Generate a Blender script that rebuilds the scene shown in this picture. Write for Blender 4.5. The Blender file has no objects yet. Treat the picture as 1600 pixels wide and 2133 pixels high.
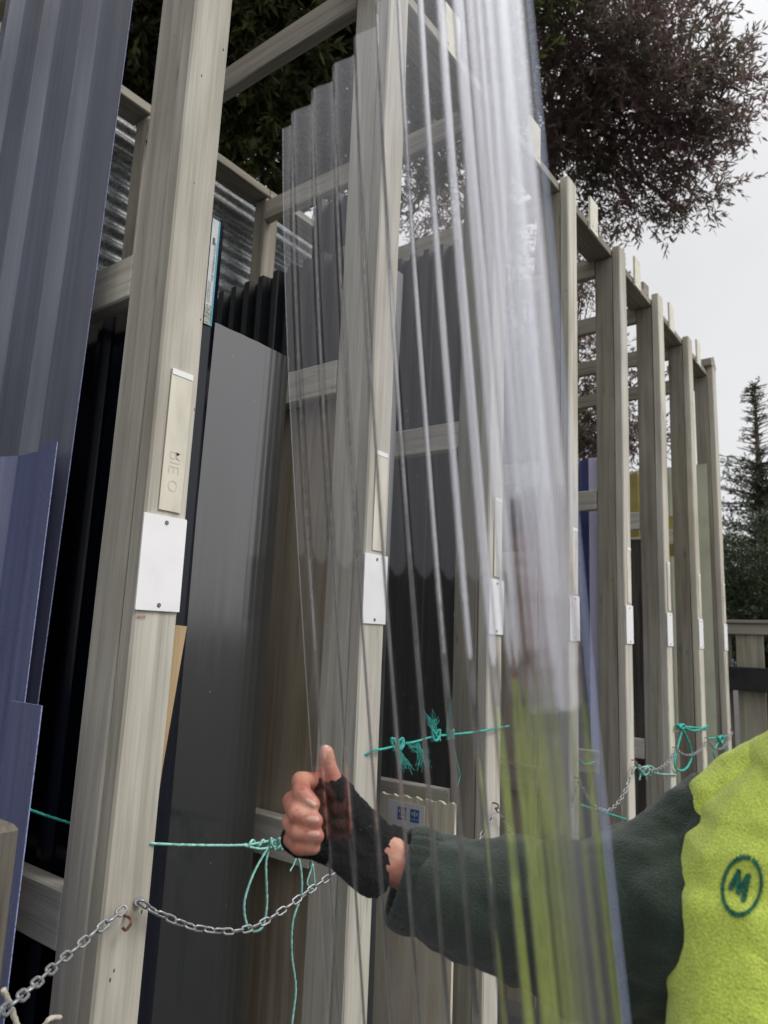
import bpy, bmesh, math, random
import numpy as np
from mathutils import Vector, Matrix
from mathutils.bvhtree import BVHTree

random.seed(4); rng = np.random.default_rng(7)
S = bpy.context.scene
COL = S.collection
CZ = 1.6                                   # eye height above the ground

# ------------------------------------------------------------------ camera
F_PX, YAW, PIT, ROL = 1505.06, 0.65240, 0.17774, 0.04212
Fv = np.array([math.cos(YAW)*math.cos(PIT), math.sin(YAW)*math.cos(PIT), math.sin(PIT)])
Rv = np.array([math.sin(YAW), -math.cos(YAW), 0.0]); Uv = np.cross(Rv, Fv)
R2 = math.cos(ROL)*Rv + math.sin(ROL)*Uv; U2 = -math.sin(ROL)*Rv + math.cos(ROL)*Uv
cam = bpy.data.cameras.new('camera'); camo = bpy.data.objects.new('camera', cam); COL.objects.link(camo)
camo.matrix_world = Matrix([[R2[0], U2[0], -Fv[0], 0], [R2[1], U2[1], -Fv[1], 0], [R2[2], U2[2], -Fv[2], CZ], [0, 0, 0, 1]])
cam.sensor_fit = 'VERTICAL'; cam.sensor_height = 36; cam.sensor_width = 27
cam.lens = F_PX/2133*36; cam.clip_start = 0.02; cam.clip_end = 3000
cam.dof.use_dof = True; cam.dof.focus_distance = 1.5; cam.dof.aperture_fstop = 6.0
S.camera = camo

# ------------------------------------------------------------------ world, sun, exposure
SUN_EL, SUN_AZ = math.radians(52), math.radians(-70)     # azimuth measured from +X towards +Y
w = bpy.data.worlds.new('World'); S.world = w; w.use_nodes = True
nt = w.node_tree; nt.nodes.clear()
sky = nt.nodes.new('ShaderNodeTexSky'); sky.sky_type = 'NISHITA'; sky.sun_disc = False
sky.sun_elevation = SUN_EL; sky.sun_rotation = math.pi/2 - SUN_AZ
sky.air_density = 1.0; sky.dust_density = 4.0; sky.ozone_density = 1.0
hsv = nt.nodes.new('ShaderNodeHueSaturation'); hsv.inputs['Saturation'].default_value = 0.16
mixw = nt.nodes.new('ShaderNodeMix'); mixw.data_type = 'RGBA'; mixw.inputs[0].default_value = 0.72
mixw.inputs[7].default_value = (9.5, 9.52, 9.7, 1)       # the even cloud layer
nzw = nt.nodes.new('ShaderNodeTexNoise'); nzw.inputs['Scale'].default_value = 1.6; nzw.inputs['Detail'].default_value = 4
mrw = nt.nodes.new('ShaderNodeMapRange'); mrw.inputs[1].default_value = .25; mrw.inputs[2].default_value = .75
mrw.inputs[3].default_value = .84; mrw.inputs[4].default_value = 1.14
mulw = nt.nodes.new('ShaderNodeVectorMath'); mulw.operation = 'SCALE'
tcw = nt.nodes.new('ShaderNodeTexCoord')
bg = nt.nodes.new('ShaderNodeBackground'); bg.inputs[1].default_value = 0.10
outw = nt.nodes.new('ShaderNodeOutputWorld')
nt.links.new(sky.outputs[0], hsv.inputs['Color']); nt.links.new(hsv.outputs[0], mixw.inputs[6])
nt.links.new(tcw.outputs['Generated'], nzw.inputs['Vector']); nt.links.new(nzw.outputs[0], mrw.inputs[0])
sepw = nt.nodes.new('ShaderNodeSeparateXYZ'); nt.links.new(tcw.outputs['Generated'], sepw.inputs[0])
sq = nt.nodes.new('ShaderNodeMath'); sq.operation = 'MULTIPLY'; nt.links.new(sepw.outputs[2], sq.inputs[0]); nt.links.new(sepw.outputs[2], sq.inputs[1])
gr = nt.nodes.new('ShaderNodeMath'); gr.operation = 'MULTIPLY_ADD'; gr.inputs[1].default_value = .75; gr.inputs[2].default_value = .74; nt.links.new(sq.outputs[0], gr.inputs[0])
g2w = nt.nodes.new('ShaderNodeMath'); g2w.operation = 'MULTIPLY'; nt.links.new(gr.outputs[0], g2w.inputs[0]); nt.links.new(mrw.outputs[0], g2w.inputs[1])
nt.links.new(mixw.outputs[2], mulw.inputs[0]); nt.links.new(g2w.outputs[0], mulw.inputs['Scale'])
nt.links.new(mulw.outputs[0], bg.inputs[0]); nt.links.new(bg.outputs[0], outw.inputs[0])
sl = bpy.data.lights.new('sun', 'SUN'); sl.energy = 1.5; sl.angle = math.radians(25); sl.color = (1, .97, .92)
so = bpy.data.objects.new('sun', sl); COL.objects.link(so)
sd = Vector((math.cos(SUN_EL)*math.cos(SUN_AZ), math.cos(SUN_EL)*math.sin(SUN_AZ), math.sin(SUN_EL)))
so.rotation_euler = sd.to_track_quat('Z', 'Y').to_euler(); so.location = (0, 0, 20)
S.view_settings.view_transform = 'Standard'; S.view_settings.look = 'None'
S.view_settings.exposure = 0.3; S.view_settings.gamma = 1.0
try: S.view_settings.use_curve_mapping = False
except Exception: pass
S.render.engine = 'CYCLES'
S.cycles.transparent_max_bounces = 48; S.cycles.max_bounces = 10; S.cycles.glossy_bounces = 5
S.cycles.transmission_bounces = 8

# ------------------------------------------------------------------ helpers
def U(px, py, X=None, Y=None, Z=None, d=None, r=None):
    """a point of the place seen at (px, py): on plane X, Y or Z, at distance d or at plan distance r"""
    v = Fv + R2*(px-800)/F_PX - U2*(py-1066.5)/F_PX
    if X is not None: v = v*X/v[0]
    elif Y is not None: v = v*Y/v[1]
    elif Z is not None: v = v*(Z-CZ)/v[2]
    elif r is not None: v = v/math.hypot(v[0], v[1])*r
    else: v = v/np.linalg.norm(v)*d
    return Vector((v[0], v[1], v[2]+CZ))
def PX(p):
    q = np.array([p[0], p[1], p[2]-CZ]); d = q@Fv
    return 800+F_PX*(q@R2)/d, 1066.5-F_PX*(q@U2)/d

def wloc(o):
    v = Vector((0, 0, 0))
    while o is not None: v += o.location; o = o.parent
    return v
def obj(name, V, Fc, mat, parent=None, smooth=False, mi=None, origin=None):
    """links world-space verts as one mesh object under parent"""
    V = np.asarray(V, dtype=float).reshape(-1, 3)
    pl = wloc(parent)
    if origin is None:
        origin = Vector(V.mean(0)) if parent is not None else Vector((V[:, 0].mean(), V[:, 1].mean(), V[:, 2].min()))
    V = V - np.array(origin)
    me = bpy.data.meshes.new(name)
    me.from_pydata(V.tolist(), [], [list(f) for f in Fc]); me.update()
    mats = mat if isinstance(mat, (list, tuple)) else [mat]
    for m in mats: me.materials.append(m)
    if mi is not None: me.polygons.foreach_set('material_index', list(mi))
    if smooth: me.polygons.foreach_set('use_smooth', [True]*len(me.polygons))
    o = bpy.data.objects.new(name, me); COL.objects.link(o)
    o.location = origin - pl; o.parent = parent
    return o
def thing(name, label, cat, loc, group=None):
    o = bpy.data.objects.new(name, None); COL.objects.link(o); o.location = loc; o.empty_display_size = .1
    o['label'] = label; o['category'] = cat
    if group: o['group'] = group
    return o
def tag(o, label=None, cat=None, group=None, kind=None):
    if label: o['label'] = label
    if cat: o['category'] = cat
    if group: o['group'] = group
    if kind: o['kind'] = kind
    return o

def lumber(a, b, wx, wy, up=None, seg=10, ch=.004, wob=.0012):
    """a sawn length from a to b, section wx by wy, arrises eased, slightly bowed; returns verts, faces"""
    a = Vector(a); b = Vector(b); d = (b-a); L = d.length; d.normalize()
    up = Vector(up) if up is not None else (Vector((0, 1, 0)) if abs(d.y) < .9 else Vector((0, 0, 1)))
    sx = up.cross(d).normalized(); sy = d.cross(sx).normalized()
    hx, hy = wx/2, wy/2; c = min(ch, hx*.5, hy*.5)
    ring = [(-hx+c, -hy), (hx-c, -hy), (hx, -hy+c), (hx, hy-c), (hx-c, hy), (-hx+c, hy), (-hx, hy-c), (-hx, -hy+c)]
    V = []; Fc = []
    ph = [random.uniform(0, 6.28) for _ in range(4)]
    ts = [0, c/L] + [i/seg for i in range(1, seg)] + [1-c/L, 1]
    for k, t in enumerate(ts):
        ins = c*.8 if k in (0, len(ts)-1) else 0
        ox = wob*math.sin(ph[0]+t*5)+wob*.5*math.sin(ph[1]+t*13); oy = wob*math.sin(ph[2]+t*4)+wob*.5*math.sin(ph[3]+t*11)
        for (x, y) in ring:
            x2 = x-math.copysign(ins, x)+random.uniform(-.0005, .0005); y2 = y-math.copysign(ins, y)+random.uniform(-.0005, .0005)
            V.append(a+d*(t*L)+sx*(x2+ox)+sy*(y2+oy))
    n = len(ts)
    for k in range(n-1):
        for j in range(8):
            Fc.append((k*8+j, k*8+(j+1) % 8, (k+1)*8+(j+1) % 8, (k+1)*8+j))
    Fc.append(tuple(range(7, -1, -1))); Fc.append(tuple((n-1)*8+j for j in range(8)))
    return V, Fc
def box(x0, x1, y0, y1, z0, z1):
    V = [(x, y, z) for x in (x0, x1) for y in (y0, y1) for z in (z0, z1)]
    return V, [(0, 1, 3, 2), (4, 6, 7, 5), (0, 4, 5, 1), (2, 3, 7, 6), (0, 2, 6, 4), (1, 5, 7, 3)]
def merge(parts):
    V = []; Fc = []
    for v, f in parts:
        o = len(V); V += list(v); Fc += [tuple(i+o for i in q) for q in f]
    return V, Fc
def catmull(P, n=8):
    P = [Vector(p) for p in P]
    if len(P) < 3:
        return [P[0].lerp(P[-1], i/n) for i in range(n+1)]
    Q = [P[0]*2-P[1]] + P + [P[-1]*2-P[-2]]; out = []
    for i in range(1, len(Q)-2):
        for k in range(n):
            t = k/n; a, b, c, d = Q[i-1], Q[i], Q[i+1], Q[i+2]
            out.append(.5*((2*b)+(c-a)*t+(2*a-5*b+4*c-d)*t*t+(3*b-a-3*c+d)*t**3))
    out.append(P[-1]); return out
def tube(P, r, ns=8, strands=0, lay=.03, closed=False, cap=True):
    P = [Vector(p) for p in P]; n = len(P); V = []; Fc = []
    rr = r if hasattr(r, '__len__') else [r]*n
    t0 = (P[1]-P[0]).normalized(); nrm = t0.orthogonal().normalized(); s = 0
    for i, p in enumerate(P):
        if closed: t = (P[(i+1) % n]-P[i-1]).normalized()
        else: t = (P[min(i+1, n-1)]-P[max(i-1, 0)])
        if t.length < 1e-9: t = t0.copy()
        t.normalize()
        nrm = (nrm-t*nrm.dot(t))
        if nrm.length < 1e-6: nrm = t.orthogonal()
        nrm.normalize(); bi = t.cross(nrm)
        if i: s += (P[i]-P[i-1]).length
        for k in range(ns):
            a = 2*math.pi*k/ns
            q = rr[i]*(1+(.22*math.cos(strands*(a-2*math.pi*s/lay/max(strands, 1)*1.0)) if strands else 0))
            V.append(p+nrm*math.cos(a)*q+bi*math.sin(a)*q)
    m = n if closed else n-1
    for i in range(m):
        for k in range(ns):
            j = (i+1) % n
            Fc.append((i*ns+k, i*ns+(k+1) % ns, j*ns+(k+1) % ns, j*ns+k))
    if cap and not closed:
        Fc.append(tuple(range(ns-1, -1, -1))); Fc.append(tuple((n-1)*ns+k for k in range(ns)))
    return V, Fc

# ------------------------------------------------------------------ materials
def newmat(name):
    m = bpy.data.materials.new(name); m.use_nodes = True
    t = m.node_tree; t.nodes.clear()
    o = t.nodes.new('ShaderNodeOutputMaterial'); b = t.nodes.new('ShaderNodeBsdfPrincipled')
    t.links.new(b.outputs[0], o.inputs[0]); return m, t, b, o
def N(t, typ, **kw):
    n = t.nodes.new(typ)
    for k, v in kw.items():
        if k.startswith('i_'): n.inputs[k[2:].replace('_', ' ')].default_value = v
        else: setattr(n, k, v)
    return n
def mapped(t, scale, coord='Object', rnd=True):
    tc = N(t, 'ShaderNodeTexCoord'); mp = N(t, 'ShaderNodeMapping'); mp.inputs['Scale'].default_value = scale
    if rnd:
        oi = N(t, 'ShaderNodeObjectInfo'); ml = N(t, 'ShaderNodeMath', operation='MULTIPLY'); ml.inputs[1].default_value = 37
        t.links.new(oi.outputs['Random'], ml.inputs[0])
        ad = N(t, 'ShaderNodeVectorMath', operation='ADD')
        cb = N(t, 'ShaderNodeCombineXYZ')
        for k in range(3): t.links.new(ml.outputs[0], cb.inputs[k])
        t.links.new(tc.outputs[coord], ad.inputs[0]); t.links.new(cb.outputs[0], ad.inputs[1])
        t.links.new(ad.outputs[0], mp.inputs['Vector'])
    else: t.links.new(tc.outputs[coord], mp.inputs['Vector'])
    return mp
def ramp(t, src, stops):
    r = N(t, 'ShaderNodeValToRGB'); cr = r.color_ramp
    while len(cr.elements) < len(stops): cr.elements.new(.5)
    for e, (p, c) in zip(cr.elements, stops):
        e.position = p; e.color = (c[0], c[1], c[2], 1) if hasattr(c, '__len__') else (c, c, c, 1)
    t.links.new(src, r.inputs[0]); return r
def mixc(t, fac, a, b, mode='MIX'):
    m = N(t, 'ShaderNodeMix', data_type='RGBA', blend_type=mode)
    for s, v in ((0, fac), (6, a), (7, b)):
        if hasattr(v, 'links') or hasattr(v, 'is_linked'): t.links.new(v, m.inputs[s])
        elif s == 0: m.inputs[0].default_value = v
        else: m.inputs[s].default_value = (*v, 1) if len(v) == 3 else v
    return m.outputs[2]
def bump(t, b, h, strength=.3, dist=.002):
    bp = N(t, 'ShaderNodeBump'); bp.inputs['Strength'].default_value = strength; bp.inputs['Distance'].default_value = dist
    t.links.new(h, bp.inputs['Height']); t.links.new(bp.outputs[0], b.inputs['Normal']); return bp

def wood(name, axis, base, dark, rough=.8, green=0.0, knots=True):
    m, t, b, o = newmat(name)
    k = 'XYZ'.index(axis)
    sc = [34, 34, 34]; sc[k] = 1.3
    g = N(t, 'ShaderNodeTexNoise'); g.inputs['Scale'].default_value = 1.0; g.inputs['Detail'].default_value = 5; g.inputs['Distortion'].default_value = .6
    t.links.new(mapped(t, sc).outputs[0], g.inputs['Vector'])
    sc2 = [190, 190, 190]; sc2[k] = 5
    g2 = N(t, 'ShaderNodeTexNoise'); g2.inputs['Detail'].default_value = 3; g2.inputs['Scale'].default_value = 1
    t.links.new(mapped(t, sc2).outputs[0], g2.inputs['Vector'])
    sc3 = [3.5, 3.5, 3.5]; sc3[k] = 1.2
    g3 = N(t, 'ShaderNodeTexNoise'); g3.inputs['Detail'].default_value = 4; g3.inputs['Scale'].default_value = 1
    t.links.new(mapped(t, sc3).outputs[0], g3.inputs['Vector'])
    c = ramp(t, g.outputs[0], [(.28, dark), (.52, base), (.75, [min(1, x*1.18) for x in base])]).outputs[0]
    f2 = ramp(t, g2.outputs[0], [(.3, .80), (.6, 1.03)]).outputs[0]
    c = mixc(t, .6, c, f2, 'MULTIPLY')
    f3 = ramp(t, g3.outputs[0], [(.3, (.66, .64, .60)), (.52, (1, 1, 1)), (.8, (1.03, 1.07, .95))]).outputs[0]
    c = mixc(t, .85, c, f3, 'MULTIPLY')
    # drying cracks: thin dark lines along the length
    sc4 = [26, 26, 26]; sc4[k] = .9
    cr = N(t, 'ShaderNodeTexNoise'); cr.inputs['Scale'].default_value = 1; cr.inputs['Detail'].default_value = 2; cr.inputs['Distortion'].default_value = .3
    t.links.new(mapped(t, sc4).outputs[0], cr.inputs['Vector'])
    crk = ramp(t, cr.outputs[0], [(.488, 0), (.5, 1), (.512, 0)]).outputs[0]
    gate = ramp(t, g3.outputs[0], [(.5, 0), (.6, 1)]).outputs[0]
    cf = N(t, 'ShaderNodeMath', operation='MULTIPLY'); t.links.new(crk, cf.inputs[0]); t.links.new(gate, cf.inputs[1])
    cf2 = N(t, 'ShaderNodeMath', operation='MULTIPLY'); t.links.new(cf.outputs[0], cf2.inputs[0]); cf2.inputs[1].default_value = .55
    c = mixc(t, cf2.outputs[0], c, [x*.35 for x in dark])
    if knots:
        sv = [9, 9, 9]; sv[k] = 2.6
        vo = N(t, 'ShaderNodeTexVoronoi'); vo.inputs['Scale'].default_value = 1; vo.inputs['Randomness'].default_value = 1
        t.links.new(mapped(t, sv).outputs[0], vo.inputs['Vector'])
        kn = ramp(t, vo.outputs['Distance'], [(.0, 1), (.05, .85), (.075, .25), (.14, 0)]).outputs[0]
        sel = N(t, 'ShaderNodeSeparateColor'); t.links.new(vo.outputs['Color'], sel.inputs[0])
        gt = N(t, 'ShaderNodeMath', operation='GREATER_THAN'); gt.inputs[1].default_value = .48; t.links.new(sel.outputs[0], gt.inputs[0])
        kf = N(t, 'ShaderNodeMath', operation='MULTIPLY'); t.links.new(kn, kf.inputs[0]); t.links.new(gt.outputs[0], kf.inputs[1])
        kf2 = N(t, 'ShaderNodeMath', operation='MULTIPLY'); t.links.new(kf.outputs[0], kf2.inputs[0]); kf2.inputs[1].default_value = .75
        c = mixc(t, kf2.outputs[0], c, [dark[0]*.55, dark[1]*.48, dark[2]*.4])
        # nail and borer holes
        vh = N(t, 'ShaderNodeTexVoronoi'); sh = [30, 30, 30]; sh[k] = 14
        vh.inputs['Scale'].default_value = 1; t.links.new(mapped(t, sh).outputs[0], vh.inputs['Vector'])
        hf = ramp(t, vh.outputs['Distance'], [(.045, 1), (.07, 0)]).outputs[0]
        sl2 = N(t, 'ShaderNodeSeparateColor'); t.links.new(vh.outputs['Color'], sl2.inputs[0])
        g2t = N(t, 'ShaderNodeMath', operation='GREATER_THAN'); g2t.inputs[1].default_value = .8; t.links.new(sl2.outputs[1], g2t.inputs[0])
        hm = N(t, 'ShaderNodeMath', operation='MULTIPLY'); t.links.new(hf, hm.inputs[0]); t.links.new(g2t.outputs[0], hm.inputs[1])
        c = mixc(t, hm.outputs[0], c, (.04, .035, .03))
    oi = N(t, 'ShaderNodeObjectInfo')
    vr = ramp(t, oi.outputs['Random'], [(0, (.72, .71, .69)), (.5, (.98, .98, .98)), (1, (1.06, 1.06, 1.0))]).outputs[0]
    c = mixc(t, .8, c, vr, 'MULTIPLY')
    t.links.new(c, b.inputs['Base Color']); b.inputs['Roughness'].default_value = rough
    b.inputs['Specular IOR Level'].default_value = .25
    hh = N(t, 'ShaderNodeMath', operation='ADD'); t.links.new(g2.outputs[0], hh.inputs[0]); t.links.new(g.outputs[0], hh.inputs[1])
    bump(t, b, hh.outputs[0], .5, .0016)
    return m
W = {}
for ax in 'XYZ':
    W[ax] = wood('weathered_pine_'+ax, ax, (.60, .572, .505), (.46, .435, .375))
    W['g'+ax] = wood('grey_pine_'+ax, ax, (.36, .335, .285), (.23, .21, .17))
W['dark'] = wood('dark_timber', 'Z', (.16, .145, .12), (.07, .06, .05))
W['darkY'] = wood('dark_timber_rail', 'Y', (.2, .185, .15), (.1, .09, .07))
W['ply'] = wood('brown_ply', 'Z', (.50, .43, .33), (.34, .28, .2), knots=False)
W['cream'] = wood('cream_ply', 'Z', (.86, .79, .66), (.72, .64, .5), knots=False)
W['tan'] = wood('tan_board', 'Z', (.52, .38, .22), (.4, .28, .16), knots=False)

def plain(name, col, rough=.5, spec=.5, metal=0, nscale=0, namt=.15, nstretch=(1, 1, 1), bmp=0, bscale=200, bdist=.001, coat=0):
    m, t, b, o = newmat(name)
    b.inputs['Base Color'].default_value = (*col, 1); b.inputs['Roughness'].default_value = rough
    b.inputs['Specular IOR Level'].default_value = spec; b.inputs['Metallic'].default_value = metal
    b.inputs['Coat Weight'].default_value = coat
    if nscale:
        n = N(t, 'ShaderNodeTexNoise'); n.inputs['Scale'].default_value = nscale; n.inputs['Detail'].default_value = 5
        t.links.new(mapped(t, nstretch).outputs[0], n.inputs['Vector'])
        c = ramp(t, n.outputs[0], [(.3, [x*(1-namt*2) for x in col]), (.5, col), (.72, [min(1, x*(1+namt)) for x in col])]).outputs[0]
        t.links.new(c, b.inputs['Base Color'])
        rr = ramp(t, n.outputs[0], [(.3, min(1, rough*1.4)), (.7, rough*.8)]).outputs[0]; t.links.new(rr, b.inputs['Roughness'])
    if bmp:
        n2 = N(t, 'ShaderNodeTexNoise'); n2.inputs['Scale'].default_value = bscale; n2.inputs['Detail'].default_value = 4
        t.links.new(mapped(t, (1, 1, 1)).outputs[0], n2.inputs['Vector']); bump(t, b, n2.outputs[0], bmp, bdist)
    return m
M_plate = plain('white_plate', (.86, .86, .87), .45, nscale=14, namt=.03, bmp=.1)
M_tag = plain('pale_tag', (.72, .70, .58), .5, nscale=20, namt=.06)
M_strip = plain('yellowed_strip', (.66, .62, .52), .35, nscale=18, namt=.12, nstretch=(1, 1, .4))
M_steel = plain('zinc_steel', (.36, .37, .38), .48, metal=.75, nscale=120, namt=.2)
M_rust = plain('rusty_steel', (.16, .07, .045), .75, nscale=90, namt=.4)
M_screw = plain('screw_steel', (.22, .22, .22), .45, metal=.7)
M_rope = plain('teal_rope', (.24, .52, .45), .8, nscale=90, namt=.25, bmp=.5, bscale=900)
M_rope2 = plain('bright_teal_rope', (.04, .42, .35), .7, nscale=90, namt=.2, bmp=.5, bscale=900)
M_rope3 = plain('natural_rope', (.5, .46, .38), .85, nscale=90, namt=.2)

def sheet_dark(name, col, rough=.25, ior=1.5):
    m, t, b, o = newmat(name)
    n = N(t, 'ShaderNodeTexNoise'); n.inputs['Scale'].default_value = 1; n.inputs['Detail'].default_value = 6
    t.links.new(mapped(t, (160, 160, .8)).outputs[0], n.inputs['Vector'])
    n3 = N(t, 'ShaderNodeTexNoise'); n3.inputs['Scale'].default_value = 2.5; n3.inputs['Detail'].default_value = 5
    t.links.new(mapped(t, (1, 1, .5)).outputs[0], n3.inputs['Vector'])
    c = ramp(t, n.outputs[0], [(.3, [x*.7 for x in col]), (.55, col), (.75, [x*1.5 for x in col])]).outputs[0]
    c = mixc(t, .6, c, ramp(t, n3.outputs[0], [(.3, .6), (.65, 1.2)]).outputs[0], 'MULTIPLY')
    # scuffs and dust specks
    v = N(t, 'ShaderNodeTexVoronoi'); v.inputs['Scale'].default_value = 1
    t.links.new(mapped(t, (45, 45, 16)).outputs[0], v.inputs['Vector'])
    sp = ramp(t, v.outputs['Distance'], [(.03, 1), (.05, 0)]).outputs[0]
    sc = N(t, 'ShaderNodeSeparateColor'); t.links.new(v.outputs['Color'], sc.inputs[0])
    gt = N(t, 'ShaderNodeMath', operation='GREATER_THAN'); gt.inputs[1].default_value = .75; t.links.new(sc.outputs[0], gt.inputs[0])
    sm = N(t, 'ShaderNodeMath', operation='MULTIPLY'); t.links.new(sp, sm.inputs[0]); t.links.new(gt.outputs[0], sm.inputs[1])
    c = mixc(t, sm.outputs[0], c, (.3, .28, .26))
    t.links.new(c, b.inputs['Base Color'])
    r = ramp(t, n.outputs[0], [(.3, rough*1.5), (.7, rough*.8)]).outputs[0]; t.links.new(r, b.inputs['Roughness'])
    bump(t, b, n.outputs[0], .25, .0004); b.inputs['IOR'].default_value = ior
    return m
M_char = sheet_dark('charcoal_sheet', (.009, .010, .012), .12, 2.4)
M_navy = sheet_dark('blue_black_sheet', (.006, .008, .016), .16)
M_ribd = sheet_dark('dark_rib_sheet', (.018, .02, .023), .3)

def translucent(name, col, tcol, trans, rough=.25, grid=False):
    """tinted plastic sheet: body colour, partly seen through"""
    m, t, b, o = newmat(name)
    n = N(t, 'ShaderNodeTexNoise'); n.inputs['Scale'].default_value = 1; n.inputs['Detail'].default_value = 6
    t.links.new(mapped(t, (60, 60, 1.4)).outputs[0], n.inputs['Vector'])
    c = ramp(t, n.outputs[0], [(.3, [x*.75 for x in col]), (.6, col), (.8, [x*1.3 for x in col])]).outputs[0]
    t.links.new(c, b.inputs['Base Color'])
    n4 = N(t, 'ShaderNodeTexNoise'); n4.inputs['Scale'].default_value = 14; n4.inputs['Detail'].default_value = 5
    t.links.new(mapped(t, (1, 1, .5)).outputs[0], n4.inputs['Vector'])
    r = ramp(t, n4.outputs[0], [(.35, rough), (.65, rough*1.35)]).outputs[0]; t.links.new(r, b.inputs['Roughness'])
    b.inputs['IOR'].default_value = 1.9
    tr = N(t, 'ShaderNodeBsdfTransparent'); tr.inputs[0].default_value = (*tcol, 1)
    mx = N(t, 'ShaderNodeMixShader'); mx.inputs[0].default_value = trans
    t.links.new(b.outputs[0], mx.inputs[1]); t.links.new(tr.outputs[0], mx.inputs[2]); t.links.new(mx.outputs[0], o.inputs[0])
    if grid:
        ck = N(t, 'ShaderNodeTexWave'); ck.bands_direction = 'Z'; ck.inputs['Scale'].default_value = 90
        t.links.new(mapped(t, (1, 1, 1), rnd=False).outputs[0], ck.inputs['Vector'])
        ck2 = N(t, 'ShaderNodeTexWave'); ck2.bands_direction = 'Y'; ck2.inputs['Scale'].default_value = 90
        t.links.new(mapped(t, (1, 1, 1), rnd=False).outputs[0], ck2.inputs['Vector'])
        ad = N(t, 'ShaderNodeMath', operation='ADD'); t.links.new(ck.outputs[1], ad.inputs[0]); t.links.new(ck2.outputs[1], ad.inputs[1])
        bump(t, b, ad.outputs[0], .12, .0004)
    return m
M_blue1 = translucent('pale_blue_plastic', (.20, .215, .285), (.6, .66, .85), .12, .3, True)
M_blue2 = translucent('deep_blue_plastic', (.15, .175, .36), (.4, .45, .8), .06, .25, True)
M_bedge = plain('blue_cut_edge', (.30, .33, .55), .5, nscale=200, namt=.3)
M_bluefar = plain('blue_roof_plastic', (.12, .14, .34), .25, nscale=4, namt=.1)
M_bluerib = plain('pale_rib_plastic', (.80, .80, .92), .3)
M_yellow = plain('yellow_plastic', (.62, .52, .16), .4, nscale=8, namt=.1)
M_palegreen = plain('pale_green_sheet', (.58, .60, .47), .4, nscale=5, namt=.08)

# clear corrugated plastic: see-through with the reflection of a real dielectric
def clearmat(name, tint, rough, haze=.0):
    m, t, b, o = newmat(name); t.nodes.remove(b)
    lw = N(t, 'ShaderNodeLayerWeight'); lw.inputs['Blend'].default_value = .5
    pw = N(t, 'ShaderNodeMath', operation='POWER'); pw.inputs[1].default_value = 3.1; t.links.new(lw.outputs['Facing'], pw.inputs[0])
    mr = N(t, 'ShaderNodeMapRange'); mr.inputs[3].default_value = .034; mr.inputs[4].default_value = 1
    t.links.new(pw.outputs[0], mr.inputs[0])
    tr = N(t, 'ShaderNodeBsdfTransparent'); tr.inputs[0].default_value = (*tint, 1)
    gl = N(t, 'ShaderNodeBsdfGlossy'); gl.inputs['Roughness'].default_value = rough; gl.inputs['Color'].default_value = (.97, .97, 1, 1)
    n = N(t, 'ShaderNodeTexNoise'); n.inputs['Scale'].default_value = 1; n.inputs['Detail'].default_value = 3
    t.links.new(mapped(t, (25, 25, 1.2)).outputs[0], n.inputs['Vector'])
    bp = N(t, 'ShaderNodeBump'); bp.inputs['Strength'].default_value = .06; bp.inputs['Distance'].default_value = .001
    t.links.new(n.outputs[0], bp.inputs['Height']); t.links.new(bp.outputs[0], gl.inputs['Normal'])
    df = N(t, 'ShaderNodeBsdfDiffuse'); df.inputs[0].default_value = (.75, .76, .8, 1)
    m0 = N(t, 'ShaderNodeMixShader'); m0.inputs[0].default_value = haze
    t.links.new(tr.outputs[0], m0.inputs[1]); t.links.new(df.outputs[0], m0.inputs[2])
    m1 = N(t, 'ShaderNodeMixShader'); t.links.new(mr.outputs[0], m1.inputs[0]); t.links.new(m0.outputs[0], m1.inputs[1]); t.links.new(gl.outputs[0], m1.inputs[2])
    t.links.new(m1.outputs[0], o.inputs[0]); return m
M_clear = clearmat('clear_polycarbonate', (.972, .972, .98), .04, .002)
M_cedge = plain('clear_sheet_edge', (.45, .52, .75), .3)
M_cleft = clearmat('clear_sheet_far_edge', (.8, .82, .84), .2, .35)
M_drop = clearmat('rain_drop', (.95, .95, .97), .02, .02)

def galv():
    m, t, b, o = newmat('galvanised_iron')
    v = N(t, 'ShaderNodeTexVoronoi'); v.inputs['Scale'].default_value = 110; t.links.new(mapped(t, (1, 1, 1)).outputs[0], v.inputs['Vector'])
    s = N(t, 'ShaderNodeSeparateColor'); t.links.new(v.outputs['Color'], s.inputs[0])
    c = ramp(t, s.outputs[0], [(0, (.17, .18, .19)), (1, (.40, .42, .44))]).outputs[0]
    n = N(t, 'ShaderNodeTexNoise'); n.inputs['Scale'].default_value = 3; n.inputs['Detail'].default_value = 6
    t.links.new(mapped(t, (1, 1, 1)).outputs[0], n.inputs['Vector'])
    c = mixc(t, .6, c, ramp(t, n.outputs[0], [(.35, (.45, .42, .38)), (.6, (1, 1, 1))]).outputs[0], 'MULTIPLY')
    t.links.new(c, b.inputs['Base Color']); b.inputs['Metallic'].default_value = .55; b.inputs['Roughness'].default_value = .45
    return m
M_galv = galv()

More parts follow.
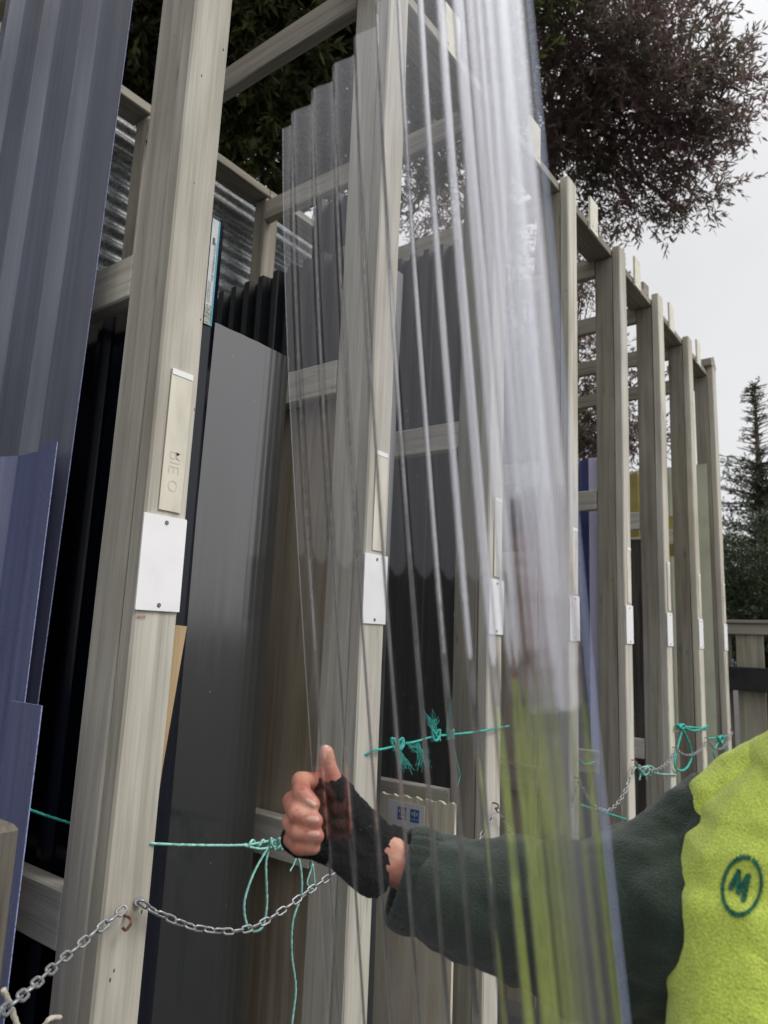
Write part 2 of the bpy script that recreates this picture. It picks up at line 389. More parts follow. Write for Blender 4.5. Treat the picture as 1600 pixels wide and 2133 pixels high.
# ------------------------------------------------------------------ the ground
def ground():
    m, t, b, o = newmat('yard_asphalt')
    n = N(t, 'ShaderNodeTexNoise'); n.inputs['Scale'].default_value = 2; n.inputs['Detail'].default_value = 8
    t.links.new(mapped(t, (1, 1, 1)).outputs[0], n.inputs['Vector'])
    n2 = N(t, 'ShaderNodeTexNoise'); n2.inputs['Scale'].default_value = 160; n2.inputs['Detail'].default_value = 3
    t.links.new(mapped(t, (1, 1, 1)).outputs[0], n2.inputs['Vector'])
    c = ramp(t, n.outputs[0], [(.3, (.026, .025, .024)), (.7, (.055, .053, .05))]).outputs[0]
    c = mixc(t, .6, c, ramp(t, n2.outputs[0], [(.3, .5), (.7, 1.4)]).outputs[0], 'MULTIPLY')
    t.links.new(c, b.inputs['Base Color']); b.inputs['Roughness'].default_value = .8
    bump(t, b, n2.outputs[0], .6, .003)
    R = 900; n = 24
    V = [(-R+2*R*i/n, -R+2*R*j/n, 0) for i in range(n+1) for j in range(n+1)]
    Fc = [(i*(n+1)+j, (i+1)*(n+1)+j, (i+1)*(n+1)+j+1, i*(n+1)+j+1) for i in range(n) for j in range(n)]
    tag(obj('ground', V, Fc, m, origin=Vector((0, 0, 0))), kind='structure')
ground()

# ------------------------------------------------------------------ the timber rack
PF = 1.2919; X1, SP, BW = .92559, .73483, .1062
XP = lambda i: X1+SP*i
rack = thing('timber_rack', 'tall weathered pine storage rack of upright posts receding to the right', 'rack', (XP(3), PF, 0))
def piece(name, a, b, wx, wy, mat, up=None, par=None, **k):
    v, f = lumber(a, b, wx, wy, up, **k); return obj(name, v, f, mat, par or rack)
ZT = CZ+2.318
for i in range(-1, 8):
    X = XP(i); L = X-BW/2
    topz = ZT if i < 7 else ZT-.0
    # front batten, wide face towards the yard
    piece('batten', (X, PF+.0225, .02), (X, PF+.0225, topz+random.uniform(-.012, .012)), BW, .045, W['Z'], up=(0, 1, 0), seg=22, ch=.005, wob=.002)
    # upright behind it
    piece('upright', (L+.024, PF+.0475+.05, .02), (L+.024, PF+.0475+.05, CZ+2.246), .045, .10, W['gZ'] if i > 1 else W['Z'], up=(0, 1, 0), seg=22, ch=.004, wob=.0015)
    # back post
    piece('back_post', (X-.002, 2.71, .02), (X-.002, 2.71, CZ+2.296), .09, .09, W['gZ'], up=(0, 1, 0), seg=14)
    for z0, z1, mt in ((2.155, 2.268, 'gY'), (.762, .872, 'Y'), (-.63, -.515, 'Y')):
        dz = random.uniform(-.006, .006)
        zc = CZ+(z0+z1)/2+dz
        piece('cross_rail', (L+.024, PF+.150, zc), (L+.024, 2.664, zc), .045, z1-z0, W[mt], up=(0, 0, 1), seg=10)
for i in range(-1, 7):
    a, b = XP(i)-.03, XP(i+1)-.034
    piece('top_beam', (a, PF+.047+.07, CZ+2.2715), (b, PF+.047+.07, CZ+2.2715), .14, .045, W['gX'], up=(0, 0, 1), seg=8)
    piece('back_beam', (a, 2.725, CZ+2.322), (b, 2.725, CZ+2.322), .14, .045, W['gX'], up=(0, 0, 1), seg=8)
    piece('floor_bearer', (a, 2.0, .05), (b, 2.0, .05), .09, .09, W['gX'], up=(0, 0, 1), seg=4)
    # pale tag standing on the top beam
    if i >= 0:
        tx = XP(i)+SP*.52
        wv, wf = box(tx-.055, tx+.055, PF+.032, PF+.044, CZ+2.235, CZ+2.43)
        o = obj('beam_tag', wv, wf, M_tag, rack)
        for s in (-.03, .03):
            v, f = tube([(tx+s, PF+.032, CZ+2.262), (tx+s, PF+.0305, CZ+2.262)], .004, 8); obj('nail', v, f, M_screw, o)
v, f = lumber((XP(4)+.56, PF+.12, CZ+2.335), (XP(4)+.66, PF+.12, CZ+2.335), .14, .075, (0, 0, 1)); obj('packing_block', v, f, W['gX'], rack)
# coping block with cut corners over the last post
v = []; yy = (PF+.002, PF+.35); prof = [(-.09, 2.30), (-.09, 2.36), (.0, 2.40), (.07, 2.33), (.07, 2.30)]
for y in yy:
    for (dx, z) in prof: v.append((XP(7)+dx, y, CZ+z+.02))
f = [tuple(range(4, -1, -1)), tuple(range(5, 10))]+[(j, (j+1) % 5, 5+(j+1) % 5, 5+j) for j in range(5)]
obj('coping_block', v, f, W['gY'], rack)
# name plates, card strips, hooks
pd = {0: 0, 1: .006, 3: -.004, 4: 0, 5: .003, 6: 0, 7: 0}
for i in range(0, 8):
    X = XP(i)+random.uniform(-.002, .002); zt = CZ+.244+pd.get(i, 0)
    t_ = math.radians(random.uniform(-.8, .8))
    hw = BW/2+.001; hh = .1
    n = 6; V = []; Fc = []
    pts = [(-hw+.001, -hh), (hw-.001, -hh), (hw, -hh+.001), (hw, hh-.003), (hw-.002, hh), (-hw+.001, hh), (-hw, hh-.001), (-hw, -hh+.002)]
    for y in (PF-.0045, PF-.0005):
        for (a, z) in pts: V.append((X+a*math.cos(t_)-z*math.sin(t_), y, zt-.1+z*math.cos(t_)+a*math.sin(t_)))
    Fc = [tuple(range(0, 8)), tuple(range(15, 7, -1))]+[(j, 8+j, 8+(j+1) % 8, (j+1) % 8) for j in range(8)]
    pl = obj('label_plate', V, Fc, M_plate, rack)
    for z in (-.088, .086):
        P = [(X+.002, PF-.0045, zt-.1+z), (X+.002, PF-.0065, zt-.1+z)]
        v, f = tube(P, [.0052, .0038], 12); obj('screw', v, f, M_screw, pl)
    # yellowed card strip in its holder above the plate
    sz0, sz1 = zt+.012, zt+.012+(.30 if i else .315); sx = X+.008
    v, f = box(sx-.028, sx+.028, PF-.003, PF-.0004, sz0, sz1)
    st = obj('card_strip', v, f, M_strip, rack)
    v, f = box(sx-.0275, sx+.0275, PF-.0042, PF-.0032, sz1-.014, sz1-.001); obj('strip_cap', v, f, M_plate, st)
    # rusty hook
    hz = CZ-.5415+(.0)
    hx = X-.004
    P = catmull([(hx, PF+.01, hz), (hx, PF-.016, hz), (hx-.004, PF-.026, hz-.006), (hx-.012, PF-.024, hz-.016), (hx-.016, PF-.018, hz-.012)], 5)
    v, f = tube(P, .0028, 8); obj('hook', v, f, M_rust, rack)

# faint printed letters on card strips and plates (set as flat text print)
def textmesh(body, size, loc, rot, mat, name, par, shear=0.0, extr=.0003, font=None):
    cu = bpy.data.curves.new(name, 'FONT'); cu.body = body; cu.size = size; cu.extrude = extr*.4; cu.resolution_u = 2; cu.shear = shear
    cu.align_x = 'CENTER'; cu.align_y = 'CENTER'
    tmp = bpy.data.objects.new('tmp', cu); COL.objects.link(tmp)
    dg = bpy.context.evaluated_depsgraph_get(); me = bpy.data.meshes.new_from_object(tmp.evaluated_get(dg))
    COL.objects.unlink(tmp); bpy.data.objects.remove(tmp)
    me.materials.clear(); me.materials.append(mat)
    o = bpy.data.objects.new(name, me); COL.objects.link(o)
    o.parent = par; o.rotation_euler = rot; o.location = Vector(loc)-wloc(par)
    return o
M_faint = plain('faded_print', (.595, .56, .47), .6)
M_print = plain('dark_print', (.08, .08, .09), .6)
M_redmark = plain('red_pencil', (.35, .07, .06), .8)
strips = [o for o in rack.children if o.name.startswith('card_strip')]
s0 = strips[0]; c0 = wloc(s0)
textmesh('O ƎIЯ', .036, (c0.x+.002, PF-.0034, c0.z-.07), (math.pi/2, -math.pi/2, 0), M_faint, 'print', s0)
s7 = strips[-1]; X = XP(7)
v, f = box(X-.022, X+.022, PF-.003, PF-.0004, CZ-.24, CZ+.03); st = obj('card_strip', v, f, M_strip, rack)
textmesh('HTTU BKE 80 4', .024, (X, PF-.0034, CZ-.14), (math.pi/2, math.pi/2, 0), M_print, 'print', st)
textmesh('HOT', .010, (XP(0)-.034, PF-.0006, CZ+.244-.215), (math.pi/2, 0, 0), M_redmark, 'pencil_mark', rack)

# ------------------------------------------------------------------ corrugated iron wall behind
wall = thing('corrugated_iron_wall', 'galvanised corrugated iron wall with level ribs behind the rack', 'wall', (1.4, 2.86, 0))
def iron(x0, x1, z0, z1, y):
    ph = .076; n = int((z1-z0)/ph*8); V = []; Fc = []
    for k in range(n+1):
        z = z0+(z1-z0)*k/n; yy = y+.009*math.sin(2*math.pi*z/ph)
        V += [(x0, yy, z), (x1, yy+.001, z), (x0, yy+.0012, z), (x1, yy+.0022, z)]
    for k in range(n):
        a = 4*k; Fc += [(a, a+1, a+5, a+4), (a+2, a+6, a+7, a+3)]
    Fc += [(0, 2, 3, 1), (4*n, 4*n+1, 4*n+3, 4*n+2)]
    return V, Fc
for k, (a, b) in enumerate([(-2.4, -.65), (-.66, 1.12), (1.11, 2.95)]):
    v, f = iron(a, b, .05, CZ+2.40, 2.86+.004*(k % 2)); obj('iron_sheet', v, f, M_galv, wall, smooth=True)

# ------------------------------------------------------------------ stored sheets
M_bluerib.node_tree.nodes['Principled BSDF'].inputs['Roughness'].default_value = .35
_t = M_bluerib.node_tree; _tl = _t.nodes.new('ShaderNodeBsdfTranslucent'); _tl.inputs[0].default_value = (.8, .8, .95, 1)
_mx = _t.nodes.new('ShaderNodeMixShader'); _mx.inputs[0].default_value = .5; _o = [k for k in _t.nodes if k.type == 'OUTPUT_MATERIAL'][0]
_t.links.new(_t.nodes['Principled BSDF'].outputs[0], _mx.inputs[1]); _t.links.new(_tl.outputs[0], _mx.inputs[2]); _t.links.new(_mx.outputs[0], _o.inputs[0])
def own_edges(V, Fc, mi):
    """cut edges get corners of their own, so the faces keep clean normals"""
    V = list(V); out = []; mp = {}
    for f, k in zip(Fc, mi):
        if k == 0: out.append(f); continue
        q = []
        for i in f:
            if i not in mp: mp[i] = len(V); V.append(V[i])
            q.append(mp[i])
        out.append(tuple(q))
    return V, out
def sheet(plan, z0, z1, prof, mat, name, label=None, cat=None, group=None, par=None, th=.0012, edge=None, rows=2, ds=.004, lean=(0, 0), notch=0, edge_only=None, warp=None, smooth=True):
    """standing sheet: plan(s,zt) -> xy for s in 0..length; prof(s) -> offset across it"""
    p0, p1 = plan if isinstance(plan, tuple) else (None, None)
    a = Vector(p0); b = Vector(p1); L = (b-a).length; d = (b-a)/L; nrm = Vector((-d.y, d.x))
    n = max(2, int(L/ds)); V = []; Fc = []; mi = []
    ss = [L*i/n for i in range(n+1)]
    off = [prof(s) for s in ss]
    pn = []
    for i in range(n+1):
        i0, i1 = max(0, i-1), min(n, i+1)
        dd = Vector((ss[i1]-ss[i0], off[i1]-off[i0])).normalized(); pn.append(Vector((-dd.y, dd.x)))
    for r in range(rows+1):
        t = r/rows; z = z0+(z1-z0)*t
        for i in range(n+1):
            for s in (-1, 1):
                q = a+d*(ss[i]+pn[i].x*s*th/2)+nrm*(off[i]+pn[i].y*s*th/2)
                wx, wy = (warp(ss[i]/L, t) if warp else (0, 0))
                zz = z
                if r == rows and notch: zz += notch*math.sin(ss[i]*90)+random.uniform(-notch, notch)*.3
                V.append((q.x+lean[0]*t+wx, q.y+lean[1]*t+wy, zz))
    m_ = 2*(n+1)
    for r in range(rows):
        for i in range(n):
            a0 = r*m_+2*i
            Fc.append((a0, a0+2, a0+m_+2, a0+m_)); mi.append(0)
            Fc.append((a0+1, a0+m_+1, a0+m_+3, a0+3)); mi.append(0)
        for i in (0, n):
            a0 = r*m_+2*i; Fc.append((a0, a0+m_, a0+m_+1, a0+1)); mi.append(1)
    for i in range(n):
        a0 = rows*m_+2*i; Fc.append((a0, a0+2, a0+3, a0+1)); mi.append(1)
        a0 = 2*i; Fc.append((a0, a0+1, a0+3, a0+2)); mi.append(1)
    V, Fc = own_edges(V, Fc, mi)
    o = obj(name, V, Fc, [mat, edge or mat], par, smooth=False, mi=mi)
    if smooth:
        o.data.polygons.foreach_set('use_smooth', [q.material_index == 0 for q in o.data.polygons])
    if label: tag(o, label, cat, group)
    return o
def sine(pitch, amp, ph=0): return lambda s: amp*math.sin(2*math.pi*s/pitch+ph)
def trap(pitch, h, top=.3, slope=.12, ph=0):
    def f(s):
        u = ((s/pitch+ph) % 1)
        if u < top: return h
        if u < top+slope: return h*(1-(u-top)/slope)
        if u < 1-slope: return 0
        return h*(u-1+slope)/slope
    return f
def rib(pitch, h, top):
    def f(s):
        u = (s/pitch) % 1
        if u < top: return 0
        v = (u-top)/(1-top); return h*min(1, 1.6*math.sin(math.pi*v))**.8
    return f

# near ribbed charcoal sheets in the second bay, standing behind the middle rail
G1 = 'dark ribbed roofing sheets standing in the left bays'
sheet(((1.735, 1.46), (1.735, 2.36)), .12, CZ+1.36, trap(.078, -.034, .55, .03, .3), M_ribd, 'ribbed_sheet', 'charcoal ribbed roofing sheet, its saw-toothed top showing above the big smooth panel', 'roofing sheet', G1, ds=.0045, edge=M_char, smooth=False)
sheet(((1.80, 1.46), (1.80, 1.80)), .12, CZ+1.64, trap(.078, -.034, .55, .03, .1), M_ribd, 'ribbed_sheet', 'taller dark ribbed sheet seen through the left edge of the clear sheet', 'roofing sheet', G1, ds=.0045, edge=M_char, smooth=False)
sheet(((2.47, 1.46), (2.47, 2.3)), .12, CZ+1.75, trap(.078, -.034, .55, .03, .6), M_ribd, 'ribbed_sheet', 'black ribbed sheet behind the clear sheet, between the second and third posts', 'roofing sheet', G1, ds=.0045, edge=M_char, smooth=False)
sheet(((3.2, 1.46), (3.2, 2.3)), .12, CZ+1.5, trap(.078, -.026, .4, .06, .2), M_ribd, 'ribbed_sheet', 'dark ribbed sheet in the bay right of the third post, behind the bright ribs', 'roofing sheet', G1, ds=.0045, edge=M_char, smooth=False)
# the large smooth charcoal panel and the one like it in the next bay
pan = sheet(((1.175, 1.50), (1.462, 1.50)), .10, CZ+.835, lambda s: .0016*math.cos(s*24)+.00005*math.cos(s*260), M_char, 'flat_sheet', 'large smooth charcoal panel with a sheen, right of the nearest post', 'metal sheet', ds=.003, notch=.0005, rows=24, warp=lambda u, t: (0, .012*math.sin(t*3.1)))
sheet(((1.85, 1.50), (2.02, 1.50)), .10, CZ+1.36, lambda s: .0014*math.cos(s*24)+.00004*math.cos(s*260), M_char, 'flat_sheet', 'smooth grey panel behind the clear sheet, right of the second post', 'metal sheet', ds=.003, notch=.0005, rows=16, warp=lambda u, t: (0, .012*math.sin(t*3.1)))
# folded dark flashing with the sticker
fl = thing('folded_flashing', 'tall dark folded flashing with a long pale sticker near its top', 'flashing', (1.19, 1.5, .1))
V = []; prof2 = [(1.108, 1.56), (1.128, 1.50), (1.158, 1.497), (1.190, 1.520), (1.197, 1.58)]
zt = CZ+1.135
def strip3(name, prof, z0, z1, th, mat, par, zs=2):
    V = []; Fc = []; n = len(prof)
    for k in range(zs+1):
        z = z0+(z1-z0)*k/zs
        for (x, y) in prof: V.append((x, y, z))
        for (x, y) in prof: V.append((x+.0003, y+th, z))
    m_ = 2*n
    for k in range(zs):
        for j in range(n-1):
            a = k*m_+j; Fc.append((a, a+1, a+1+m_, a+m_)); Fc.append((a+n, a+n+m_, a+n+1+m_, a+n+1))
        Fc.append((k*m_, k*m_+m_, k*m_+m_+n, k*m_+n)); Fc.append((k*m_+n-1, k*m_+2*n-1, k*m_+m_+2*n-1, k*m_+m_+n-1))
    for j in range(n-1):
        Fc.append((j, j+n, j+n+1, j+1)); a = zs*m_+j; Fc.append((a, a+1, a+n+1, a+n))
    return obj(name, V, Fc, mat, par)
strip3('folded_body', prof2, .10, zt, .001, M_navy, fl)
M_stick = plain('sticker_paper', (.55, .57, .58), .4, nscale=30, namt=.06)
M_cyan = plain('sticker_cyan', (.05, .34, .46), .4)
M_greyp = plain('sticker_grey_print', (.28, .3, .31), .5)
def U15(px, py): return U(px, py, Y=1.493)
sx0, sx1 = 1.131, 1.157
zs1 = U15(447, 455).z; zs0 = U15(437, 678).z
sk = obj('sticker', *box(sx0, sx1, 1.4945, 1.4958, zs0, zs1), M_stick, fl)
obj('sticker_band', *box(sx1-.004, sx1+.0005, 1.4936, 1.4943, zs0, zs1), M_cyan, sk)
obj('sticker_picture', *box(sx0, sx1-.005, 1.4936, 1.4943, zs0, zs0+.055), plain('sticker_photo', (.3, .33, .28), .4, nscale=160, namt=.8), sk)
obj('sticker_mark', *box(sx0+.006, sx0+.013, 1.4936, 1.4943, zs1-.075, zs1-.055), M_print, sk)
textmesh('THE WINNING COLOR', .011, (sx0+.016, 1.4938, (zs0+zs1)/2+.03), (math.pi/2, -math.pi/2, 0), M_greyp, 'print', sk)
textmesh('LUSTROX', .014, (sx0+.008, 1.4938, (zs0+zs1)/2-.06), (math.pi/2, -math.pi/2, 0), M_greyp, 'print', sk)
# blue-black glossy sheets left of the nearest post
G2 = 'glossy blue-black sheets left of the nearest post'
for k, (x, y0, y1, z, lab) in enumerate([(.955, 1.455, 1.95, .80, 'glossy blue-black sheet showing just left of the nearest post'),
                                   (1.00, 1.50, 2.35, .835, 'black sheet second from the nearest post, under the left rail'),
                                   (1.06, 1.47, 2.5, .70, 'innermost black glossy sheet in the bay left of the nearest post')]):
    sheet(((x, y0), (x, y1)), .1, CZ+z, trap(.19, .018, .12, .08, .37*k), M_navy, 'glossy_sheet', lab, 'plastic sheet', G2, ds=.006, rows=2, smooth=False)
# dark sheet filling the bay between panel and post, plus an added backing sheet
sheet(((1.56, 1.78), (1.56, 2.5)), .1, CZ+.74, trap(.19, .018, .12, .08), M_navy, 'glossy_sheet', 'black glossy sheet behind the smooth charcoal panel and the tan board', 'plastic sheet', ds=.006, smooth=False)
sheet(((.25, 2.60), (1.58, 2.60)), .1, CZ+.9, trap(.19, .018, .12, .08), M_navy, 'glossy_sheet', 'added black sheet at the back of the left bays, keeping the iron wall out of reflections', 'plastic sheet', ds=.01, smooth=False)  # added sheet: keeps the iron wall from mirroring in the clear sheet
# tan board wedge
tb = U(388, 1303, Y=1.475); tb2 = U(362, 1300, Y=1.475)
v = [(tb2.x-.03, 1.472, tb2.z), (tb.x, 1.472, tb.z-.002), (U(335, 1600, Y=1.475).x+.003, 1.472, U(335, 1600, Y=1.475).z), (tb2.x-.06, 1.472, CZ-1.2)]
v += [(a, 1.478, c) for a, _, c in v]
tag(obj('fibre_board', v, [(0, 3, 2, 1), (4, 5, 6, 7), (0, 1, 5, 4), (1, 2, 6, 5), (2, 3, 7, 6), (3, 0, 4, 7)], W['tan']), 'tan fibreboard offcut wedged beside the nearest post', 'board')
# brown ply behind the second post
tag(obj('plywood_sheet', *lumber((1.672, 1.70, .1), (1.672, 1.70, CZ+.845), .012, .46, up=(0, 1, 0)), W['ply']), 'brown plywood sheet standing beside the dark panel under the rail', 'plywood sheet')
tag(obj('plywood_sheet', *lumber((3.12, 1.70, .1), (3.12, 1.70, CZ+.45), .012, .46, up=(0, 1, 0)), W['ply']), 'grey-brown plywood sheet behind the lower bright ribs of the clear sheet', 'plywood sheet')
# cream board with printed label
cb = thing('printed_board', 'cream board with a torn top and a white label with blue squares', 'board', (2.28, 1.56, .1))
ya, yb = 1.375, 1.735; n = 26; V = []; Fc = []
for k in range(n+1):
    y = ya+(yb-ya)*k/n; zt_ = CZ-.545-.03*(y-ya)+.004*math.sin(k*1.7)+random.uniform(-.003, .003)
    for x in (2.276, 2.288): V += [(x, y, .08), (x, y, zt_)]
for k in range(n):
    a = 4*k; Fc += [(a, a+4, a+5, a+1), (a+2, a+3, a+7, a+6), (a+1, a+5, a+7, a+3)]
Fc += [(0, 1, 3, 2), (4*n, 4*n+2, 4*n+3, 4*n+1)]
obj('board', V, Fc, W['cream'], cb)
M_lab = plain('label_white', (.9, .9, .92), .4, nscale=9, namt=.05); M_lblue = plain('label_blue', (.02, .12, .42), .4); M_pale = plain('label_pale', (.6, .7, .85), .4)
lb = obj('label', *box(2.2738, 2.2756, 1.50, 1.665, CZ-.80, CZ-.57), M_lab, cb)
for y in (1.522, 1.578):
    obj('blue_square', *box(2.2728, 2.2737, y, y+.038, CZ-.632, CZ-.588), M_lblue, lb)
    v, f = merge([box(2.2722, 2.2727, y+.016, y+.022, CZ-.612, CZ-.594), box(2.2722, 2.2727, y+.006, y+.011, CZ-.608, CZ-.598), box(2.2722, 2.2727, y+.027, y+.032, CZ-.608, CZ-.598)])
    obj('square_emblem', v, f, M_pale, lb)
    textmesh('CSNNWAX', .0085, (2.2724, y+.019, CZ-.622), (math.pi/2, 0, -math.pi/2), M_pale, 'print', lb)
textmesh('Treated', .030, (2.2734, 1.59, CZ-.665), (math.pi/2, 0, -math.pi/2), M_print, 'print', lb)
# far bays
G3 = 'blue and white ribbed sheets in the fifth bay'
fb = sheet(((3.96, 1.45), (3.96, 2.25)), .1, U(1225, 955, X=3.96).z, trap(.125, -.022, .36, .12, .15), M_bluefar, 'blue_roof_sheet', 'blue plastic roofing sheet with pale ribs, seen between posts right of the clear sheet', 'roofing sheet', ds=.004, edge=M_bluerib, smooth=False)
xmin_ = min(v.co.x for v in fb.data.vertices)
for q in fb.data.polygons:
    c = [fb.data.vertices[k].co.x for k in q.vertices]
    if q.material_index == 0 and max(c) < xmin_+.004: q.material_index = 1
sheet(((4.69, 1.45), (4.69, 2.1)), CZ+.74, U(1330, 985, X=4.69).z, trap(.09, -.012, .4, .1), M_yellow, 'yellow_sheet', 'mustard yellow ribbed sheet showing between posts above a rail', 'roofing sheet', smooth=False)
tag(obj('plywood_sheet', *lumber((4.66, 1.8, .1), (4.66, 1.8, CZ+.72), .012, .66, up=(0, 1, 0)), W['dark']), 'dark brown sheet in the bay left of the fourth plate from the far end', 'plywood sheet')
sheet(((5.98, 1.36), (5.98, 2.1)), .1, U(1470, 965, X=5.98).z, trap(.16, -.012, .7, .1), M_palegreen, 'pale_sheet', 'pale green sheet standing between the last two posts', 'roofing sheet', smooth=False)
sheet(((5.42, 1.46), (5.42, 1.9)), CZ+.70, CZ+1.0, trap(.16, -.012, .7, .1), M_yellow, 'yellow_sheet', 'thin sliver of yellow sheet beside the third post from the far end', 'roofing sheet', smooth=False)

# the blue sheets at the left edge of the picture
sheet(((.826, 1.565), (.826, 2.35)), .1, CZ+2.05, rib(.250, -.030, .32), M_blue1, 'blue_sheet', 'tallest translucent blue-grey ribbed sheet at the left edge of the picture', 'roofing sheet', G2[:0] or 'translucent blue sheets at the left', ds=.003, rows=3, edge=M_bedge, smooth=False, th=.0022, lean=(.0, -.085))
e1 = U(120, 920, X=.775)
sheet(((.775, e1.y), (.775, 2.3)), .1, e1.z, rib(.26, -.024, .27), M_blue2, 'blue_sheet', 'shorter deep blue ribbed sheet leaning in front of the tallest one', 'roofing sheet', 'translucent blue sheets at the left', ds=.003, rows=2, edge=M_bedge, smooth=False, th=.0022, notch=.001)
e2 = U(88, 1470, X=.755)
sheet(((.755, e2.y), (.755, e2.y+.12)), .1, e2.z, lambda s: 0, M_blue2, 'blue_sheet', 'lowest blue sheet, its square top corner showing at the lower left', 'roofing sheet', 'translucent blue sheets at the left', ds=.02, edge=M_bedge, smooth=False, th=.0022)
# timber offcut at the left edge
e3 = U(21, 1722, X=.62)
tag(obj('timber_offcut', *lumber((.62, e3.y+.045, .02), (.62, e3.y+.045, e3.z), .04, .09, up=(0, 1, 0), ch=.008), W['dark']), 'rounded end of a dark timber length at the lower left edge', 'timber')

# ------------------------------------------------------------------ chains
LINKR = .0026
def link_mesh(L=.034, wd=.018, r=LINKR):
    P = []; h = L/2-wd/2
    for k in range(7): a = -math.pi/2+math.pi*k/6; P.append((h+math.cos(a)*(wd/2-r), math.sin(a)*(wd/2-r), 0))
    for k in range(7): a = math.pi/2+math.pi*k/6; P.append((-h+math.cos(a)*(wd/2-r), math.sin(a)*(wd/2-r), 0))
    v, f = tube(P, r, 6, closed=True)
    me = bpy.data.meshes.new('link'); me.from_pydata([tuple(q) for q in v], [], f); me.update(); me.materials.append(M_steel)
    me.polygons.foreach_set('use_smooth', [True]*len(me.polygons)); return me
LM = link_mesh()
def chain(pts, label, group='chains hung between the posts', step=.027):
    C = catmull(pts, 40); acc = [0]
    for i in range(1, len(C)): acc.append(acc[-1]+(C[i]-C[i-1]).length)
    n = int(acc[-1]/step); root = thing('chain', label, 'chain', C[0], group)
    j = 0
    for k in range(n):
        s = (k+.5)*step
        while acc[j+1] < s: j += 1
        p = C[j].lerp(C[j+1], (s-acc[j])/(acc[j+1]-acc[j])); d = (C[j+1]-C[j]).normalized()
        yv = d.cross(Vector((0, 0, 1))).normalized(); zv = d.cross(yv)
        a = (math.pi/4 if k % 2 else -math.pi/4)+random.uniform(-.25, .25)
        y2 = yv*math.cos(a)+zv*math.sin(a); z2 = d.cross(y2)
        o = bpy.data.objects.new('link', LM); COL.objects.link(o); o.parent = root
        o.matrix_local = Matrix([[d.x, y2.x, z2.x, 0], [d.y, y2.y, z2.y, 0], [d.z, y2.z, z2.z, 0], [0, 0, 0, 1]])
        o.location = p-C[0]
    return root
YH = PF-.022
def hk(i): return Vector((XP(i)-.012, YH, CZ-.553))
chain([U(262, 1890, Y=YH), U(140, 1990, Y=1.20), U(0, 2112, Y=1.05), U(-160, 2200, Y=.95)], 'zinc chain running from the nearest post down to the lower left corner')
chain([U(290, 1877, Y=YH), U(330, 1902, Y=YH), U(420, 1935, Y=YH-.005), U(530, 1930, Y=YH-.01), U(655, 1848, Y=YH-.005), hk(1)], 'zinc chain sagging between the nearest post and the second post')
nm = ['third', 'fourth', 'fifth', 'sixth', 'seventh', 'eighth']
for i, sag in ((1, .15), (2, .2), (3, .17), (4, .07), (5, .06), (6, .09)):
    a = hk(i); b = hk(i+1)
    lab = {1: 'chain hanging behind the clear sheet from the second post', 2: 'chain hanging behind the bright ribs of the clear sheet', 3: 'deep hanging chain crossing the blue sheet right of the clear sheet',
           4: 'chain tangled with pale rope right of the deep hanging chain', 5: 'chain hanging below the bright teal rope loop', 6: 'chain on the last bay beside the far end post'}[i]
    P = [a.lerp(b, t)-Vector((0, 0, sag*4*t*(1-t))) for t in (0, .15, .3, .5, .7, .85, 1)]
    chain(P, lab)
v, f = tube([U(290, 1877, Y=PF-.001), U(290, 1877, Y=PF-.006)], .009, 16); obj('chain_washer', v, f, M_steel, rack)

# ------------------------------------------------------------------ ropes
def ropeobj(paths, mat, label, r=.0028, name='rope', group=None):
    parts = [tube(catmull(p, 10), rr, 8, strands=3, lay=.014) for p, rr in [(q if isinstance(q, tuple) else (q, r)) for q in paths]]
    root = paths[0][0][0] if isinstance(paths[0], tuple) else paths[0][0]
    v, f = merge(parts); o = obj(name, v, f, mat, smooth=True); tag(o, label, 'rope', group); return o
Yr = PF-.010
u = lambda x, y, dy=0: U(x, y, Y=Yr+dy)
knot = []
for k in range(26):
    a = k*1.15; knot.append(U(510+k*4.0, 1757+7*math.sin(a), Y=Yr+.006*math.cos(a)))
knot2 = []
for k in range(22):
    a = k*1.5; knot2.append(U(568+k*1.6+8*math.cos(a*.7), 1758+12*math.sin(a), Y=Yr-.004+.008*math.cos(a)))
ropeobj([[u(312, 1757, .012), u(380, 1760), u(450, 1761), u(512, 1760), u(560, 1752)], [u(505, 1760), u(540, 1768, -.004), u(575, 1764), u(620, 1760)], knot, knot2,
         [u(560, 1762, -.004), u(528, 1820), u(509, 1880), u(514, 1925), u(530, 1940, -.012), u(548, 1928), u(556, 1880), u(554, 1800), u(562, 1765)],
         [u(610, 1768), u(625, 1800), u(628, 1860), u(610, 1920), u(608, 1990), u(616, 2060), u(608, 2140), u(610, 2220)],
         ([u(622, 1775), u(612, 1800), u(604, 1815)], .002), ([u(640, 1770), u(650, 1800), u(640, 1840), u(655, 1850), u(652, 1800)], .0022),
         [u(600, 1755), u(640, 1765), u(700, 1770), u(740, 1768, .012)]],
        M_rope, 'faded teal rope knotted and looped left of the hand')
